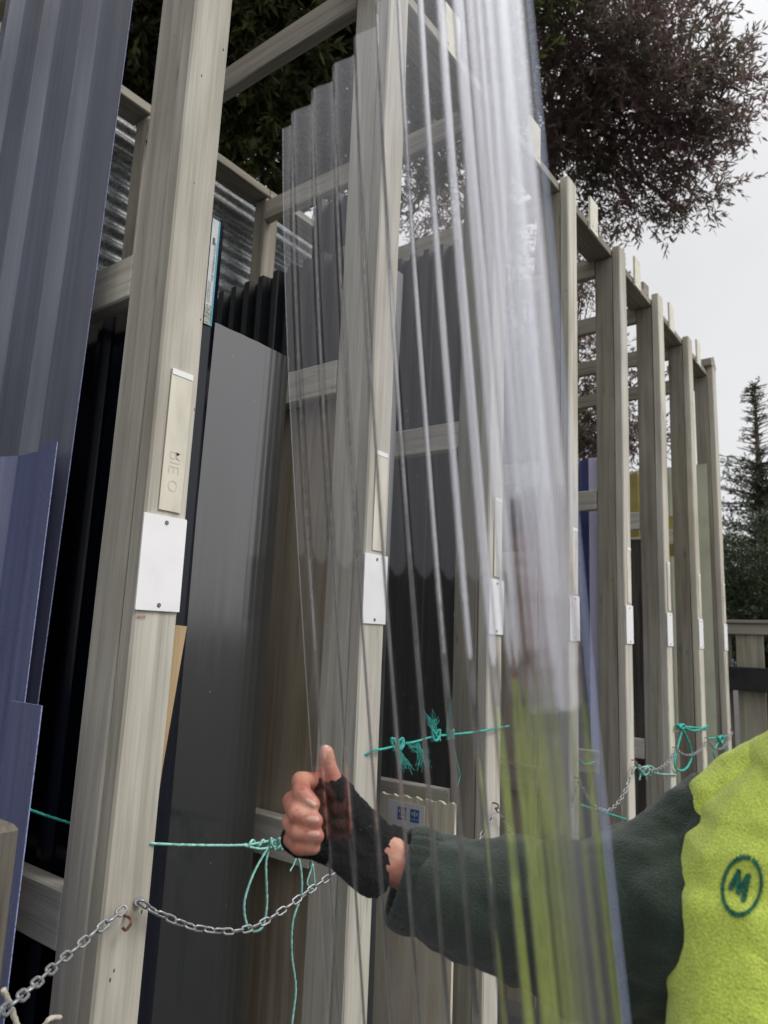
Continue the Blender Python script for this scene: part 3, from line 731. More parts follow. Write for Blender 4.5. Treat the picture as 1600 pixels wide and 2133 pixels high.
# rope seen through the clear sheet, with frayed ends
Y2 = PF-.012; u2 = lambda x, y, dy=0: U(x, y, Y=Y2+dy)
kn = [U(823+10*math.cos(k*1.3)+k*.6, 1550+13*math.sin(k*1.7), Y=Y2+.006*math.cos(k)) for k in range(18)]
kn3 = [U(908+9*math.cos(k*1.3), 1532+12*math.sin(k*1.7), Y=Y2+.006*math.cos(k)) for k in range(18)]
kn4 = [U(938+7*math.cos(k*1.3), 1530+10*math.sin(k*1.7), Y=Y2+.006*math.cos(k)) for k in range(14)]
rp = ropeobj([[u2(760, 1572, .01), u2(778, 1563), u2(800, 1560), u2(830, 1552), u2(865, 1545), u2(900, 1535), u2(940, 1530), u2(980, 1526), u2(1030, 1518), u2(1060, 1512, .01)], kn, kn3, kn4,
         ([u2(940, 1535), u2(950, 1580), u2(958, 1615), u2(952, 1640)], .0018)], M_rope2, 'bright teal rope with frayed ends behind the clear sheet above the hand', r=.0034)
fr = []
def fray(x0, y0, x1, y1, n, spread, wob=8):
    for k in range(n):
        a = (x0+random.uniform(-5, 5), y0+random.uniform(-5, 5)); t = random.uniform(.5, 1.05)
        b = (x0+(x1-x0)*t+random.uniform(-spread, spread), y0+(y1-y0)*t+random.uniform(-spread, spread)*.4)
        P = [U(a[0]+(b[0]-a[0])*q+random.uniform(-wob, wob)*q, a[1]+(b[1]-a[1])*q+random.uniform(-wob, wob)*q*.6, Y=Y2-.004+random.uniform(-.008, .008)) for q in (0, .33, .66, 1)]
        fr.append(tube(catmull(P, 3), .0007, 4))
fray(828, 1560, 850, 1608, 36, 12); fray(870, 1550, 885, 1605, 30, 13); fray(850, 1548, 880, 1570, 20, 14)
fray(905, 1525, 893, 1478, 26, 12); fray(935, 1522, 938, 1455, 14, 4, 4)
v, f = merge(fr); tag(obj('frayed_strands', v, f, M_rope2, rp), kind='stuff')
Y3 = PF-.014; u3 = lambda x, y, dy=0: U(x, y, Y=Y3+dy)
kk = [U(1418+8*math.cos(k*1.3), 1514+5*math.sin(k*1.9), Y=Y3+.01*math.cos(k)) for k in range(16)]
ropeobj([[u3(1408, 1512), u3(1440, 1515), u3(1472, 1517, .01)], [u3(1412, 1508), u3(1445, 1522), u3(1474, 1512, .01)], kk,
         [u3(1421, 1520), u3(1412, 1555), u3(1405, 1590), u3(1412, 1604), u3(1428, 1602), u3(1440, 1580), u3(1438, 1555), u3(1424, 1522)]], M_rope2, 'bright teal rope loop tied at the third post from the far end', r=.006)
kk = [U(1500+6*math.cos(k*1.3), 1540+8*math.sin(k*1.9), Y=Y3+.01*math.cos(k)) for k in range(14)]
ropeobj([[u3(1475, 1538, .01), u3(1495, 1536), u3(1515, 1533)], kk, [u3(1500, 1540), u3(1487, 1565), u3(1490, 1580)], [u3(1500, 1540), u3(1510, 1570), u3(1496, 1582)]], M_rope2, 'short teal rope tangle at the far end post', r=.005)
kk = [U(1336+9*math.cos(k*1.3)+k*.8, 1606+9*math.sin(k*1.9), Y=Y3+.01*math.cos(k)) for k in range(18)]
ropeobj([[u3(1322, 1598), u3(1345, 1605), u3(1375, 1612), u3(1409, 1614, .01)], kk, [u3(1330, 1600), u3(1355, 1596), u3(1372, 1610)], [u3(1335, 1610), u3(1332, 1625)], [u3(1345, 1612), u3(1347, 1625)]], M_rope, 'pale teal rope bunched below the hook right of the blue sheet', r=.004)
ropeobj([[u3(1208, 1676), u3(1240, 1686), u3(1290, 1702, .02), u3(1330, 1715, .05)]], M_rope2, 'thin dark teal rope crossing low behind the dark green sleeve', r=.004)
ropeobj([[u3(1206, 1583, .12), u3(1220, 1592, .12), u3(1237, 1587, .12)]], M_rope2, 'scrap of teal rope lying on the low rail behind the blue sheet edge', r=.004)
ropeobj([[U(58, 1685, Y=1.47), U(100, 1700, Y=1.47), U(170, 1722, Y=1.47)]], M_rope2, 'thin teal rope stretched across the black sheets left of the nearest post', r=.0026)
ropeobj([[U(6, 2060, Y=1.15), U(22, 2095, Y=1.15), U(38, 2140, Y=1.15), U(60, 2165, Y=1.18), U(88, 2140, Y=1.2), U(105, 2122, Y=1.2), U(125, 2120, Y=1.22)]], M_rope3, 'pale natural rope at the lower left corner', r=.004)

# ------------------------------------------------------------------ the clear corrugated sheet in the worker's hand
ed_l = [(588, 268), (594, 500), (601, 760), (612, 1000), (622, 1200), (638, 1450), (656, 1650), (668, 1850), (680, 2133)]
ed_r = [(1103, 0), (1122, 200), (1140, 400), (1170, 750), (1192, 1000), (1212, 1250), (1238, 1500), (1262, 1700), (1282, 1900), (1303, 2133)]
RL, RR = .90, .26
def edge_tab(ed, r):
    P = [U(a, b, r=r) for a, b in ed]; P.sort(key=lambda q: q.z); return P
TL, TR = edge_tab(ed_l, RL), edge_tab(ed_r, RR)
def at_z(T, z):
    zs = [q.z for q in T]; xs = [q.x for q in T]; ys = [q.y for q in T]
    # straight on beyond the ends, smoothed in between
    px = np.polyfit(zs, xs, 3); py = np.polyfit(zs, ys, 3)
    zc = min(max(z, zs[0]), zs[-1]); x, y = np.polyval(px, zc), np.polyval(py, zc)
    if z != zc:
        dx, dy = np.polyval(np.polyder(px), zc), np.polyval(np.polyder(py), zc); x += dx*(z-zc); y += dy*(z-zc)
    return Vector((x, y))
CTOP = U(588, 268, r=RL).z; CBOT = .12
# gentle bend of the flexible sheet in plan: a path from the hand to the near edge
_px = [602, 638, 684, 735, 785, 842, 890, 930, 965, 1000, 1030, 1058, 1085, 1110, 1140, 1176]
_t = np.linspace(0, 1, len(_px)); _P = np.array([tuple(U(a, 750, r=RL-(RL-RR)*t))[:2] for a, t in zip(_px, _t)])
_tt = np.linspace(0, 1, 1200); _X = np.polyval(np.polyfit(_t, _P[:, 0], 4), _tt); _Y = np.polyval(np.polyfit(_t, _P[:, 1], 4), _tt)
_a = np.array([_X[0], _Y[0]]); _d = np.array([_X[-1], _Y[-1]])-_a; _L = np.hypot(*_d); _d /= _L; _n = np.array([-_d[1], _d[0]]); _n = _n if _n[0] > 0 else -_n
_Q = np.stack([_X, _Y], 1)-_a; TALONG = _Q@_d/_L; TOFF = _Q@_n
_s = np.concatenate([[0], np.cumsum(np.hypot(np.diff(_X), np.diff(_Y)))]); SARC = _s/_s[-1]; NP_ = 13.1
def clear_sheet():
    n = 620; rows = 40; th = .0011; V = []; Fc = []; mi = []
    for r in range(rows+1):
        z = CBOT+(CTOP-CBOT)*r/rows
        a = at_z(TL, z); b = at_z(TR, z); d = b-a; L = d.length; d = d/L; nr = Vector((-d.y, d.x))
        if nr.x < 0: nr = -nr
        C = []
        for i in range(n+1):
            s = i/n
            al = float(np.interp(s, SARC, TALONG)); of = float(np.interp(s, SARC, TOFF))
            A_ = .0058+.0034*s; o_ = A_*math.sin(2*math.pi*NP_*s)-A_*math.sin(2*math.pi*NP_)*s**14
            C.append(a+d*(L*al)+nr*(of*L/_L+o_))
        for i in range(n+1):
            e = (C[min(i+1, n)]-C[max(i-1, 0)]).normalized(); e2 = Vector((-e.y, e.x))
            for s_ in (-1, 1):
                q = C[i]+e2*(s_*th/2); V.append((q.x, q.y, z))
    m_ = 2*(n+1)
    for r in range(rows):
        for i in range(n):
            a0 = r*m_+2*i
            Fc.append((a0, a0+2, a0+m_+2, a0+m_)); mi.append(0)
            Fc.append((a0+1, a0+m_+1, a0+m_+3, a0+3)); mi.append(0)
        a0 = r*m_; Fc.append((a0, a0+m_, a0+m_+1, a0+1)); mi.append(2)
        a0 = r*m_+2*n; Fc.append((a0, a0+1, a0+m_+1, a0+m_)); mi.append(1)
    for i in range(n):
        a0 = rows*m_+2*i; Fc.append((a0, a0+2, a0+3, a0+1)); mi.append(2)
        a0 = 2*i; Fc.append((a0, a0+1, a0+3, a0+2)); mi.append(2)
    V, Fc = own_edges(V, Fc, mi)
    o = obj('clear_sheet', V, Fc, [M_clear, M_cedge, M_cleft], mi=mi)
    o.data.polygons.foreach_set('use_smooth', [q.material_index == 0 for q in o.data.polygons])
    tag(o, 'clear corrugated plastic sheet with water drops, held upright in the gloved hand', 'roofing sheet')
    # water drops
    me = o.data; loc = o.location; parts = []; fr_ = [q for q in me.polygons if q.material_index == 0]
    ico = bmesh.new(); bmesh.ops.create_icosphere(ico, subdivisions=1, radius=1); iv = [v.co.copy() for v in ico.verts]; iff = [tuple(v.index for v in f.verts) for f in ico.faces]; ico.free()
    for k in range(900):
        q = random.choice(fr_); c = q.center+loc
        if c.z < CZ-.6: continue
        R_ = random.choice((.0005, .0006, .0008, .0011)) * random.uniform(.7, 1.25)
        nn = q.normal; up = Vector((0, 0, 1)); sd_ = nn.cross(up).normalized()
        c = c+up*random.uniform(-.02, .02)
        parts.append(([c+nn*(p.x*R_*.6)+sd_*(p.y*R_)+up*(p.z*R_*1.15) for p in iv], iff))
    v, f = merge(parts); d = obj('water_drops', v, f, M_drop, o, smooth=True); tag(d, kind='stuff')
    return o
clear = clear_sheet()

# ------------------------------------------------------------------ the worker
def blob(name, chains, vox, mat, par, smooth_it=6, disp=None, sub=0):
    """one continuous skin grown round chains of (point, radius)"""
    bm = bmesh.new()
    for ch in chains:
        for (p, r), (q, s) in zip(ch[:-1], ch[1:]):
            p = Vector(p); q = Vector(q); L = (q-p).length; n = max(1, int(L/(min(r, s)*.35)))
            for k in range(n+1):
                t = k/n; c = p.lerp(q, t); rr = r+(s-r)*t
                bmesh.ops.create_icosphere(bm, subdivisions=2, radius=rr, matrix=Matrix.Translation(c))
        if len(ch) == 1: bmesh.ops.create_icosphere(bm, subdivisions=3, radius=ch[0][1], matrix=Matrix.Translation(Vector(ch[0][0])))
    me = bpy.data.meshes.new('tmp'); bm.to_mesh(me); bm.free()
    tmp = bpy.data.objects.new('tmp', me); COL.objects.link(tmp)
    md = tmp.modifiers.new('r', 'REMESH'); md.mode = 'VOXEL'; md.voxel_size = vox; md.use_smooth_shade = True
    ms = tmp.modifiers.new('s', 'SMOOTH'); ms.factor = .5; ms.iterations = smooth_it
    if disp:
        for (ty, sc, st) in disp:
            tx = bpy.data.textures.new('cloth_folds', ty)
            if ty == 'CLOUDS': tx.noise_scale = sc; tx.noise_depth = 2
            else: tx.noise_scale = sc
            dm = tmp.modifiers.new('d', 'DISPLACE'); dm.texture = tx; dm.strength = st; dm.mid_level = .5; dm.texture_coords = 'GLOBAL'
    dg = bpy.context.evaluated_depsgraph_get(); dg.update()
    m2 = bpy.data.meshes.new_from_object(tmp.evaluated_get(dg))
    COL.objects.unlink(tmp); bpy.data.objects.remove(tmp)
    V = np.empty(len(m2.vertices)*3); m2.vertices.foreach_get('co', V); V = V.reshape(-1, 3)
    Fc = [tuple(p.vertices) for p in m2.polygons]
    return obj(name, V, Fc, mat, par, smooth=True)

def skinmat():
    m, t, b, o = newmat('skin')
    n = N(t, 'ShaderNodeTexNoise'); n.inputs['Scale'].default_value = 38; n.inputs['Detail'].default_value = 4
    t.links.new(mapped(t, (1, 1, 1), rnd=False).outputs[0], n.inputs['Vector'])
    c = ramp(t, n.outputs[0], [(.3, (.38, .115, .085)), (.5, (.54, .22, .155)), (.72, (.62, .35, .25))]).outputs[0]
    t.links.new(c, b.inputs['Base Color']); b.inputs['Roughness'].default_value = .45
    b.inputs['Subsurface Weight'].default_value = .12; b.inputs['Subsurface Radius'].default_value = (.01, .004, .002); b.inputs['Subsurface Scale'].default_value = .5
    n2 = N(t, 'ShaderNodeTexNoise'); n2.inputs['Scale'].default_value = 1; n2.inputs['Detail'].default_value = 4
    t.links.new(mapped(t, (330, 330, 330), rnd=False).outputs[0], n2.inputs['Vector']); bump(t, b, n2.outputs[0], .55, .0012)
    return m
M_skin = skinmat(); M_nail = plain('fingernail', (.60, .32, .26), .3)
def fleece(name, col, sc=500, amt=.9, dirt=True):
    m, t, b, o = newmat(name)
    n = N(t, 'ShaderNodeTexNoise'); n.inputs['Scale'].default_value = sc; n.inputs['Detail'].default_value = 4
    t.links.new(mapped(t, (1, 1, 1), rnd=False).outputs[0], n.inputs['Vector'])
    n2 = N(t, 'ShaderNodeTexNoise'); n2.inputs['Scale'].default_value = 7; n2.inputs['Detail'].default_value = 6
    t.links.new(mapped(t, (1, 1, 1), rnd=False).outputs[0], n2.inputs['Vector'])
    c = ramp(t, n.outputs[0], [(.3, [x*.72 for x in col]), (.7, [min(1, x*1.15) for x in col])]).outputs[0]
    c = mixc(t, .7, c, ramp(t, n2.outputs[0], [(.3, (.72, .72, .74)), (.6, (1, 1, 1))]).outputs[0], 'MULTIPLY')
    if dirt:
        v = N(t, 'ShaderNodeTexVoronoi'); v.inputs['Scale'].default_value = 16; v.inputs['Randomness'].default_value = 1
        mp = mapped(t, (1, 1, 1), rnd=False); wn = mixc(t, .06, mp.outputs[0], n.outputs[1]); t.links.new(wn, v.inputs['Vector'])
        s = ramp(t, v.outputs['Distance'], [(.04, .55), (.13, 0)]).outputs[0]
        sc_ = N(t, 'ShaderNodeSeparateColor'); t.links.new(v.outputs['Color'], sc_.inputs[0])
        gt = N(t, 'ShaderNodeMath', operation='GREATER_THAN'); gt.inputs[1].default_value = .78; t.links.new(sc_.outputs[0], gt.inputs[0])
        mm = N(t, 'ShaderNodeMath', operation='MULTIPLY'); t.links.new(s, mm.inputs[0]); t.links.new(gt.outputs[0], mm.inputs[1])
        c = mixc(t, mm.outputs[0], c, (.12, .12, .04))
    t.links.new(c, b.inputs['Base Color']); b.inputs['Roughness'].default_value = .95
    b.inputs['Specular IOR Level'].default_value = .1
    b.inputs['Sheen Weight'].default_value = .25; b.inputs['Sheen Roughness'].default_value = .5
    bump(t, b, n.outputs[0], amt, .003)
    return m
M_vest = fleece('hi_vis_fleece', (.64, .78, .13), 420)
M_green = fleece('dark_green_fleece', (.030, .045, .034), 420, .8, False)
M_glove = fleece('black_knit', (.012, .012, .013), 330, 1.0, False)
M_glove.node_tree.nodes['Principled BSDF'].inputs['Sheen Weight'].default_value = 0.03
M_trouser = fleece('dark_trousers', (.02, .022, .03), 600, .5, False)

per = thing('person', 'person in yellow-green and dark green fleece with black fingerless glove holding the clear sheet', 'person', (0, 0, 0))
per.location = Vector((.98, -.12, 0)) ; PL = per.location.copy()
def H(cx, cy, d): return U(570+cx/4.85, 1520+cy/4.85, d=d)     # points of the hand
de = .905
idx = [(H(640, 640, .935), .0105), (H(420, 520, .925), .0105), (H(272, 515, .905), .0112), (H(288, 640, .876), .0105), (H(398, 752, .870), .0088)]
mid = [(H(640, 820, .935), .0110), (H(400, 730, .93), .0110), (H(188, 720, .905), .0118), (H(235, 850, .872), .0110), (H(420, 925, .866), .0093)]
rng_ = [(H(640, 980, .935), .0105), (H(400, 920, .93), .0105), (H(175, 930, .905), .0112), (H(245, 1035, .874), .0104), (H(435, 1075, .868), .0089)]
pky = [(H(640, 1130, .935), .0095), (H(400, 1090, .93), .0095), (H(180, 1110, .908), .0100), (H(260, 1185, .880), .0096), (H(400, 1190, .874), .0084)]
thb = [(H(900, 1000, .955), .016), (H(760, 760, .94), .0150), (H(610, 530, .925), .0118), (H(548, 380, .918), .0114), (H(530, 232, .912), .0096)]
wr = H(1190, 1330, .975)
palm = [[(H(640, y, .937), .0125), (wr+Vector((0, 0, (1000-y)*.00002)), .026)] for y in (650, 820, 980, 1130)]
# bodily frame of the worker
hT = (U(1800, 1900, r=1.0)-Vector((0, 0, 0))); T0 = Vector((hT.x, hT.y, 0))*.99
fwd = -Vector((T0.x, T0.y, 0)).normalized(); rt = Vector((-fwd.y, fwd.x, 0))          # rt: the worker's left (picture right)
if rt.dot(Vector((R2[0], R2[1], 0))) < 0: rt = -rt
shR = U(1500, 1730, d=.97)                       # shoulder towards the sheet
elb = U(1180, 1925, d=1.0)
shL = Vector((T0.x, T0.y, shR.z))+rt*.20
def TP(a, b, z): return Vector((T0.x, T0.y, z))+rt*a+fwd*b
neckb = TP(.10, 0, CZ-.06); head = TP(.17, .02, CZ+.13)
lel = TP(.27, -.02, CZ-.42); lwr = TP(.27, .08, CZ-.67)
lh = lwr+Vector((0, 0, -.05))
bodyc = [idx, mid, rng_, pky, thb]+palm+[[(wr, .026), (U(1000, 1880, d=.99), .033), (elb, .040), (U(1500, 1760, d=1.04), .04), (TP(0, 0, CZ-.2), .09)],
    [(TP(0, 0, CZ-.2), .10), (neckb, .065), (TP(.13, .01, CZ+.02), .055), (head, .078)], [(head, .082), (head+Vector((0, 0, .05))-fwd*.015, .085)],
    [(head+fwd*.045-Vector((0, 0, .055)), .042), (head+fwd*.055-Vector((0, 0, .075)), .03)], [(head+fwd*.085-Vector((0, 0, .015)), .010), (head+fwd*.100-Vector((0, 0, .030)), .012)],
    [(head+rt*.083, .012), (head+rt*.086+Vector((0, 0, .025)), .013)], [(head-rt*.083, .012), (head-rt*.086+Vector((0, 0, .025)), .013)],
    [(TP(0, 0, CZ-.2), .11), (TP(0, 0, CZ-.62), .11)], [(TP(0, 0, CZ-.2), .08), (shL, .05), (lel, .038), (lwr, .026), (lh, .03)],
    [(TP(-.09, 0, CZ-.65), .085), (TP(-.10, .01, CZ-1.08), .055), (TP(-.10, 0, .10), .038), (TP(-.10, .12, .045), .035)],
    [(TP(.09, 0, CZ-.65), .085), (TP(.10, .01, CZ-1.08), .055), (TP(.10, 0, .10), .038), (TP(.11, .12, .045), .035)]]
for k, (a, l) in enumerate([(-.028, .075), (-.010, .085), (.009, .08), (.026, .062)]):
    bodyc.append([(lh+fwd*a*-1, .011), (lh+fwd*a*-1.1+Vector((0, 0, -l*.5))+rt*.004, .0095), (lh+fwd*a*-1.1+Vector((0, 0, -l))-rt*.012, .008)])
bodyc.append([(lh+fwd*.025, .013), (lh+fwd*.055+Vector((0, 0, -.03)), .0105), (lh+fwd*.062+Vector((0, 0, -.06)), .009)])
body = blob('body', bodyc, .0026, M_skin, per, 3)
# fingernails: small curved plates on the finger ends
def nail(c, ax, nrm, L, wd):
    ax = (ax-nrm*ax.dot(nrm)).normalized(); sx = ax.cross(nrm); V = []; Fc = []; n = 8; m_ = 6
    for i in range(n+1):
        for j in range(m_+1):
            u_, v_ = i/n*2-1, j/m_*2-1
            wv = wd*(1-.10*u_*u_-.14*max(0, abs(u_)-.6)*4*abs(u_))
            V.append(c+ax*(u_*L)+sx*(v_*wv)+nrm*(.0009-.0032*v_*v_-.0008*u_*u_))
    for i in range(n):
        for j in range(m_): a = i*(m_+1)+j; Fc.append((a, a+1, a+m_+2, a+m_+1))
    V2 = [p-nrm*.0012 for p in V]; o_ = len(V); V += V2; Fc += [tuple(q+o_ for q in reversed(f)) for f in list(Fc)]
    return V, Fc
hb = BVHTree.FromObject(body, bpy.context.evaluated_depsgraph_get())
def on_body(cx, cy):
    tgt = H(cx, cy, 1.0); o_ = Vector((0, 0, CZ)); dr = (tgt-o_).normalized(); off = wloc(body)
    hit = hb.ray_cast(o_-off, dr)
    return (hit[0]+off, hit[1]) if hit[0] else (None, None)
for (cx, cy, ax, ay, L, wd) in ((372, 742, 60, 45, .0062, .0050), (392, 913, 70, 14, .0066, .0052), (402, 1062, 70, 10, .0062, .0050), (498, 225, 0, -60, .0078, .0056)):
    p, n_ = on_body(cx, cy)
    if p is None: continue
    axv = H(cx+ax, cy+ay, p.length)-H(cx, cy, p.length)
    toC = (Vector((0, 0, CZ))-p).normalized(); n_ = (n_+toC*.4).normalized()
    v, f = nail(p+n_*.0002, axv, n_, L, wd); obj('fingernail', v, f, M_nail, per, smooth=True)
M_crease = plain('skin_fold', (.30, .085, .06), .6)
for (x0, y0, x1, y1, x2, y2) in ((250, 585, 290, 600, 330, 585), (262, 600, 292, 612, 318, 602), (318, 742, 330, 712, 352, 700), (205, 800, 240, 822, 262, 800), (228, 985, 262, 1002, 300, 985),
                                 (500, 330, 545, 345, 585, 330), (505, 345, 548, 358, 580, 346), (495, 460, 550, 478, 600, 455), (345, 470, 372, 520, 380, 575), (300, 880, 330, 862, 352, 850), (310, 1040, 335, 1022, 356, 1012)):
    P = []
    for k in range(9):
        q = k/8; bx_ = (1-q)**2*x0+2*q*(1-q)*x1+q*q*x2; by_ = (1-q)**2*y0+2*q*(1-q)*y1+q*q*y2
        p, n_ = on_body(bx_, by_)
        if p is not None: P.append(p-n_*.00018)
    if len(P) > 4:
        v, f = tube(P, [.00018+.00022*math.sin(math.pi*k/(len(P)-1)) for k in range(len(P))], 6); obj('skin_crease', v, f, M_crease, per, smooth=True)
# eyes, mouth, brows, hair
M_eye = plain('eye_white', (.8, .8, .78), .2); M_iris = plain('iris', (.08, .06, .04), .2); M_hair = plain('brown_hair', (.05, .032, .02), .6, nscale=60, namt=.3); M_lip = plain('lips', (.45, .18, .15), .5)
for s in (-1, 1):
    e = head+rt*(.031*s)+fwd*.070+Vector((0, 0, .012))
    bm = bmesh.new(); bmesh.ops.create_uvsphere(bm, u_segments=16, v_segments=10, radius=.0125, matrix=Matrix.Translation(e)); me = bm
    V = [v.co.copy() for v in bm.verts]; Fc = [tuple(v.index for v in f.verts) for f in bm.faces]; bm.free()
    eo = obj('eye', V, Fc, M_eye, per, smooth=True)
    v, f = tube([e+fwd*.0105, e+fwd*.0130], [.0058, .004], 14); obj('iris', v, f, M_iris, eo)
    v, f = tube(catmull([e+Vector((0, 0, .018))+rt*(-.015), e+fwd*.009+Vector((0, 0, .023)), e+Vector((0, 0, .018))+rt*(.015)], 6), .003, 6); obj('eyebrow', v, f, M_hair, per, smooth=True)
v, f = tube(catmull([head+fwd*.078-Vector((0, 0, .068))-rt*.022, head+fwd*.089-Vector((0, 0, .066)), head+fwd*.078-Vector((0, 0, .068))+rt*.022], 6), [.002]+[.004]*11+[.002], 8); obj('mouth', v, f, M_lip, per, smooth=True)
blob('hair', [[(head+Vector((0, 0, .065))-fwd*.02, .086), (head+Vector((0, 0, .02))-fwd*.05, .078)]], .006, M_hair, per, 2, [('CLOUDS', .015, .01)])
# clothes
glove = blob('fingerless_glove', [[(c[0][0], c[0][1]+.0035), (c[0][0].lerp(c[1][0], .85), c[1][1]+.003)] for c in (idx, mid, rng_, pky)]+[[(c[0][0], c[0][1]+.004), (c[0][0].lerp(c[1][0], .80), .024)] for c in palm]+[[(thb[0][0], .0195), (thb[1][0], .0180), (thb[1][0].lerp(thb[2][0], .9), .0142)]]+[
    [(H(590, 640, .938), .0145), (H(560, 1130, .940), .0135)], [(H(700, 650, .940), .0165), (H(650, 1200, .944), .0165)],
    [(H(800, 900, .948), .022), (H(730, 1250, .950), .021)], [(H(960, 1080, .956), .0245), (H(900, 1400, .960), .0245)],
    [(H(560, 660, .938), .0135), (H(630, 1230, .944), .018), (H(830, 1400, .955), .020), (H(1000, 1500, .968), .022)],
    [(H(600, 565, .926), .0150), (H(720, 730, .938), .0195), (H(880, 960, .950), .0235), (H(1060, 1150, .965), .0230), (H(1225, 1140, .976), .0200)],
    [(H(1000, 1180, .966), .026), (H(980, 1450, .968), .026)], [(H(430, 1225, .925), .0105), (H(250, 1200, .922), .0105), (H(160, 1135, .921), .0105), (H(150, 1060, .925), .0085)],
    [(H(430, 1225, .925), .0115), (H(640, 1260, .944), .0165)]],
    .0018, M_glove, per, 3, [('CLOUDS', .006, .0035)])
sleeve = blob('sleeve', [
    [(U(912, 1848, d=.988), .050), (U(945, 1858, d=.99), .0635), (U(1000, 1880, d=.995), .072), (U(1100, 1908, d=1.0), .083), (U(1200, 1925, d=1.0), .094), (U(1290, 1930, d=.995), .100), (U(1370, 1900, d=1.01), .108), (U(1440, 1870, d=1.04), .108), (U(1490, 1820, d=1.06), .10)],
    [(U(1385, 1930, d=.985), .095), (U(1260, 1975, d=.99), .068), (U(1160, 1960, d=1.0), .07)],
    [(U(1475, 1690, d=1.0), .048), (U(1410, 1742, d=.99), .046), (U(1320, 1810, d=.985), .05)],
    [(shL-Vector((0, 0, .02)), .085), (lel, .07), (lwr+Vector((0, 0, .02)), .048)], [(shL-Vector((0, 0, .02)), .085), (TP(.05, 0, shL.z-.06), .08), (shR+Vector((0, 0, -.03)), .055)]],
    .005, M_green, per, 5, [('CLOUDS', .10, .034), ('CLOUDS', .035, .007)])
# ribbed cuff
cf = []; ca = U(829, 1820, d=.981); cbv = U(902, 1846, d=.988); axc = (cbv-ca).normalized()
V = []; Fc = []; ns = 72; nr_ = 10
e1_ = axc.cross(Vector((0, 0, 1))).normalized(); e2_ = axc.cross(e1_).normalized()
for k in range(nr_+1):
    t = k/nr_; c = ca.lerp(cbv, t)
    for j in range(ns):
        a = 2*math.pi*j/ns
        r_ = (.049+.005*math.sin(math.pi*t))*(1+.035*math.cos(a*24)) * (.96 if k in (0, nr_) else 1)
        V.append(c+e1_*math.cos(a)*r_*.8+e2_*math.sin(a)*r_*1.12)
for k in range(nr_):
    for j in range(ns): Fc.append((k*ns+j, k*ns+(j+1) % ns, (k+1)*ns+(j+1) % ns, (k+1)*ns+j))
o_ = len(V); V += [p+(ca.lerp(cbv, .5)-p)*.10 for p in V]
Fc += [tuple(q+o_ for q in reversed(f)) for f in list(Fc)]
for j in range(ns): Fc.append((j, o_+j, o_+(j+1) % ns, (j+1) % ns))
obj('cuff', V, Fc, M_green, sleeve, smooth=True)
# yellow body of the fleece with its shoulder yoke
sD = .93
yoke = blob('shoulder_yoke', [
    [(U(1474, 1752, d=.965), .026), (U(1482, 1715, d=.97), .032), (U(1502, 1676, d=.978), .040), (U(1560, 1655, d=.985), .050), (U(1640, 1625, d=.99), .056), (U(1760, 1590, d=1.0), .075)],
    [(U(1500, 1735, d=.985), .038), (U(1600, 1720, d=.99), .06)]],
    .004, M_vest, per, 7, [('CLOUDS', .08, .012), ('CLOUDS', .03, .003)])
vest = blob('fleece_body', [
    [(U(1735, 1600, d=.97), .052), (U(1660, 1695, d=.965), .068), (U(1622, 1785, d=.96), .086), (U(1600, 1860, d=.955), .094), (U(1593, 1970, d=.95), .097), (U(1602, 2150, d=.95), .094), (U(1590, 2500, d=.99), .115)],
    [(U(1760, 1690, d=.99), .110), (U(1720, 1900, d=.98), .128), (U(1720, 2500, d=1.0), .125)],
    [(U(1880, 1690, d=1.0), .110), (U(1880, 1900, d=1.0), .118), (U(1860, 2500, d=1.0), .115)],
    [(shL-Vector((0, 0, .01)), .075), (neckb+Vector((0, 0, .0)), .075)]],
    .004, M_vest, per, 5, [('CLOUDS', .16, .022), ('CLOUDS', .03, .0015)])
# badge stitched on the chest
vb = BVHTree.FromObject(vest, bpy.context.evaluated_depsgraph_get()); voff = wloc(vest)
M_badge = plain('green_stitching', (.005, .11, .06), .7, nscale=300, namt=.3, bmp=.8, bscale=700)
def seg_d(p, a, b):
    ax, ay = b[0]-a[0], b[1]-a[1]; t = max(0, min(1, ((p[0]-a[0])*ax+(p[1]-a[1])*ay)/(ax*ax+ay*ay))); return math.hypot(p[0]-a[0]-t*ax, p[1]-a[1]-t*ay)
Mst = [((1392, 1200), (1435, 1108)), ((1435, 1108), (1436, 1222)), ((1436, 1222), (1490, 1132)), ((1490, 1132), (1464, 1262))]
def badge_in(x, y):
    cx, cy = (x-1000)*2.667, (y-1400)*2.667
    if min(seg_d((cx, cy), a, b) for a, b in Mst) < 15+2.5*math.sin(cx*.7+cy*.4): return 2
    th_ = math.radians(10); dx, dy = cx-1454, cy-1188; a_ = dx*math.cos(th_)+dy*math.sin(th_); b_ = -dx*math.sin(th_)+dy*math.cos(th_)
    q = math.hypot(a_/112, b_/170); ang = math.degrees(math.atan2(b_, a_))
    j = .03*math.sin(ang*.9)+.025*math.sin(ang*2.3+1)
    thin = .10 if abs(abs(ang)-180) < 55 and ang > -175 and False else .155
    if 1.02-thin+j*.6 < q < 1.03+j and not (-82 < ang < -79): return 1
    return 0
V = []; idm = {}; Fc = {1: [], 2: []}; st_ = 1.0
def bv(i, j):
    if (i, j) in idm: return idm[(i, j)]
    dr = (U(1495+i*st_, 1770+j*st_, d=1)-Vector((0, 0, CZ))).normalized()
    h = vb.ray_cast(Vector((0, 0, CZ))-voff, dr)
    if h[0] is None: return None
    V.append(h[0]+voff-dr*.0018); idm[(i, j)] = len(V)-1; return idm[(i, j)]
for i in range(100):
    for j in range(150):
        k = badge_in(1495+(i+.5)*st_, 1770+(j+.5)*st_)
        if k:
            q = [bv(i, j), bv(i+1, j), bv(i+1, j+1), bv(i, j+1)]
            if None not in q: Fc[k].append(tuple(q))
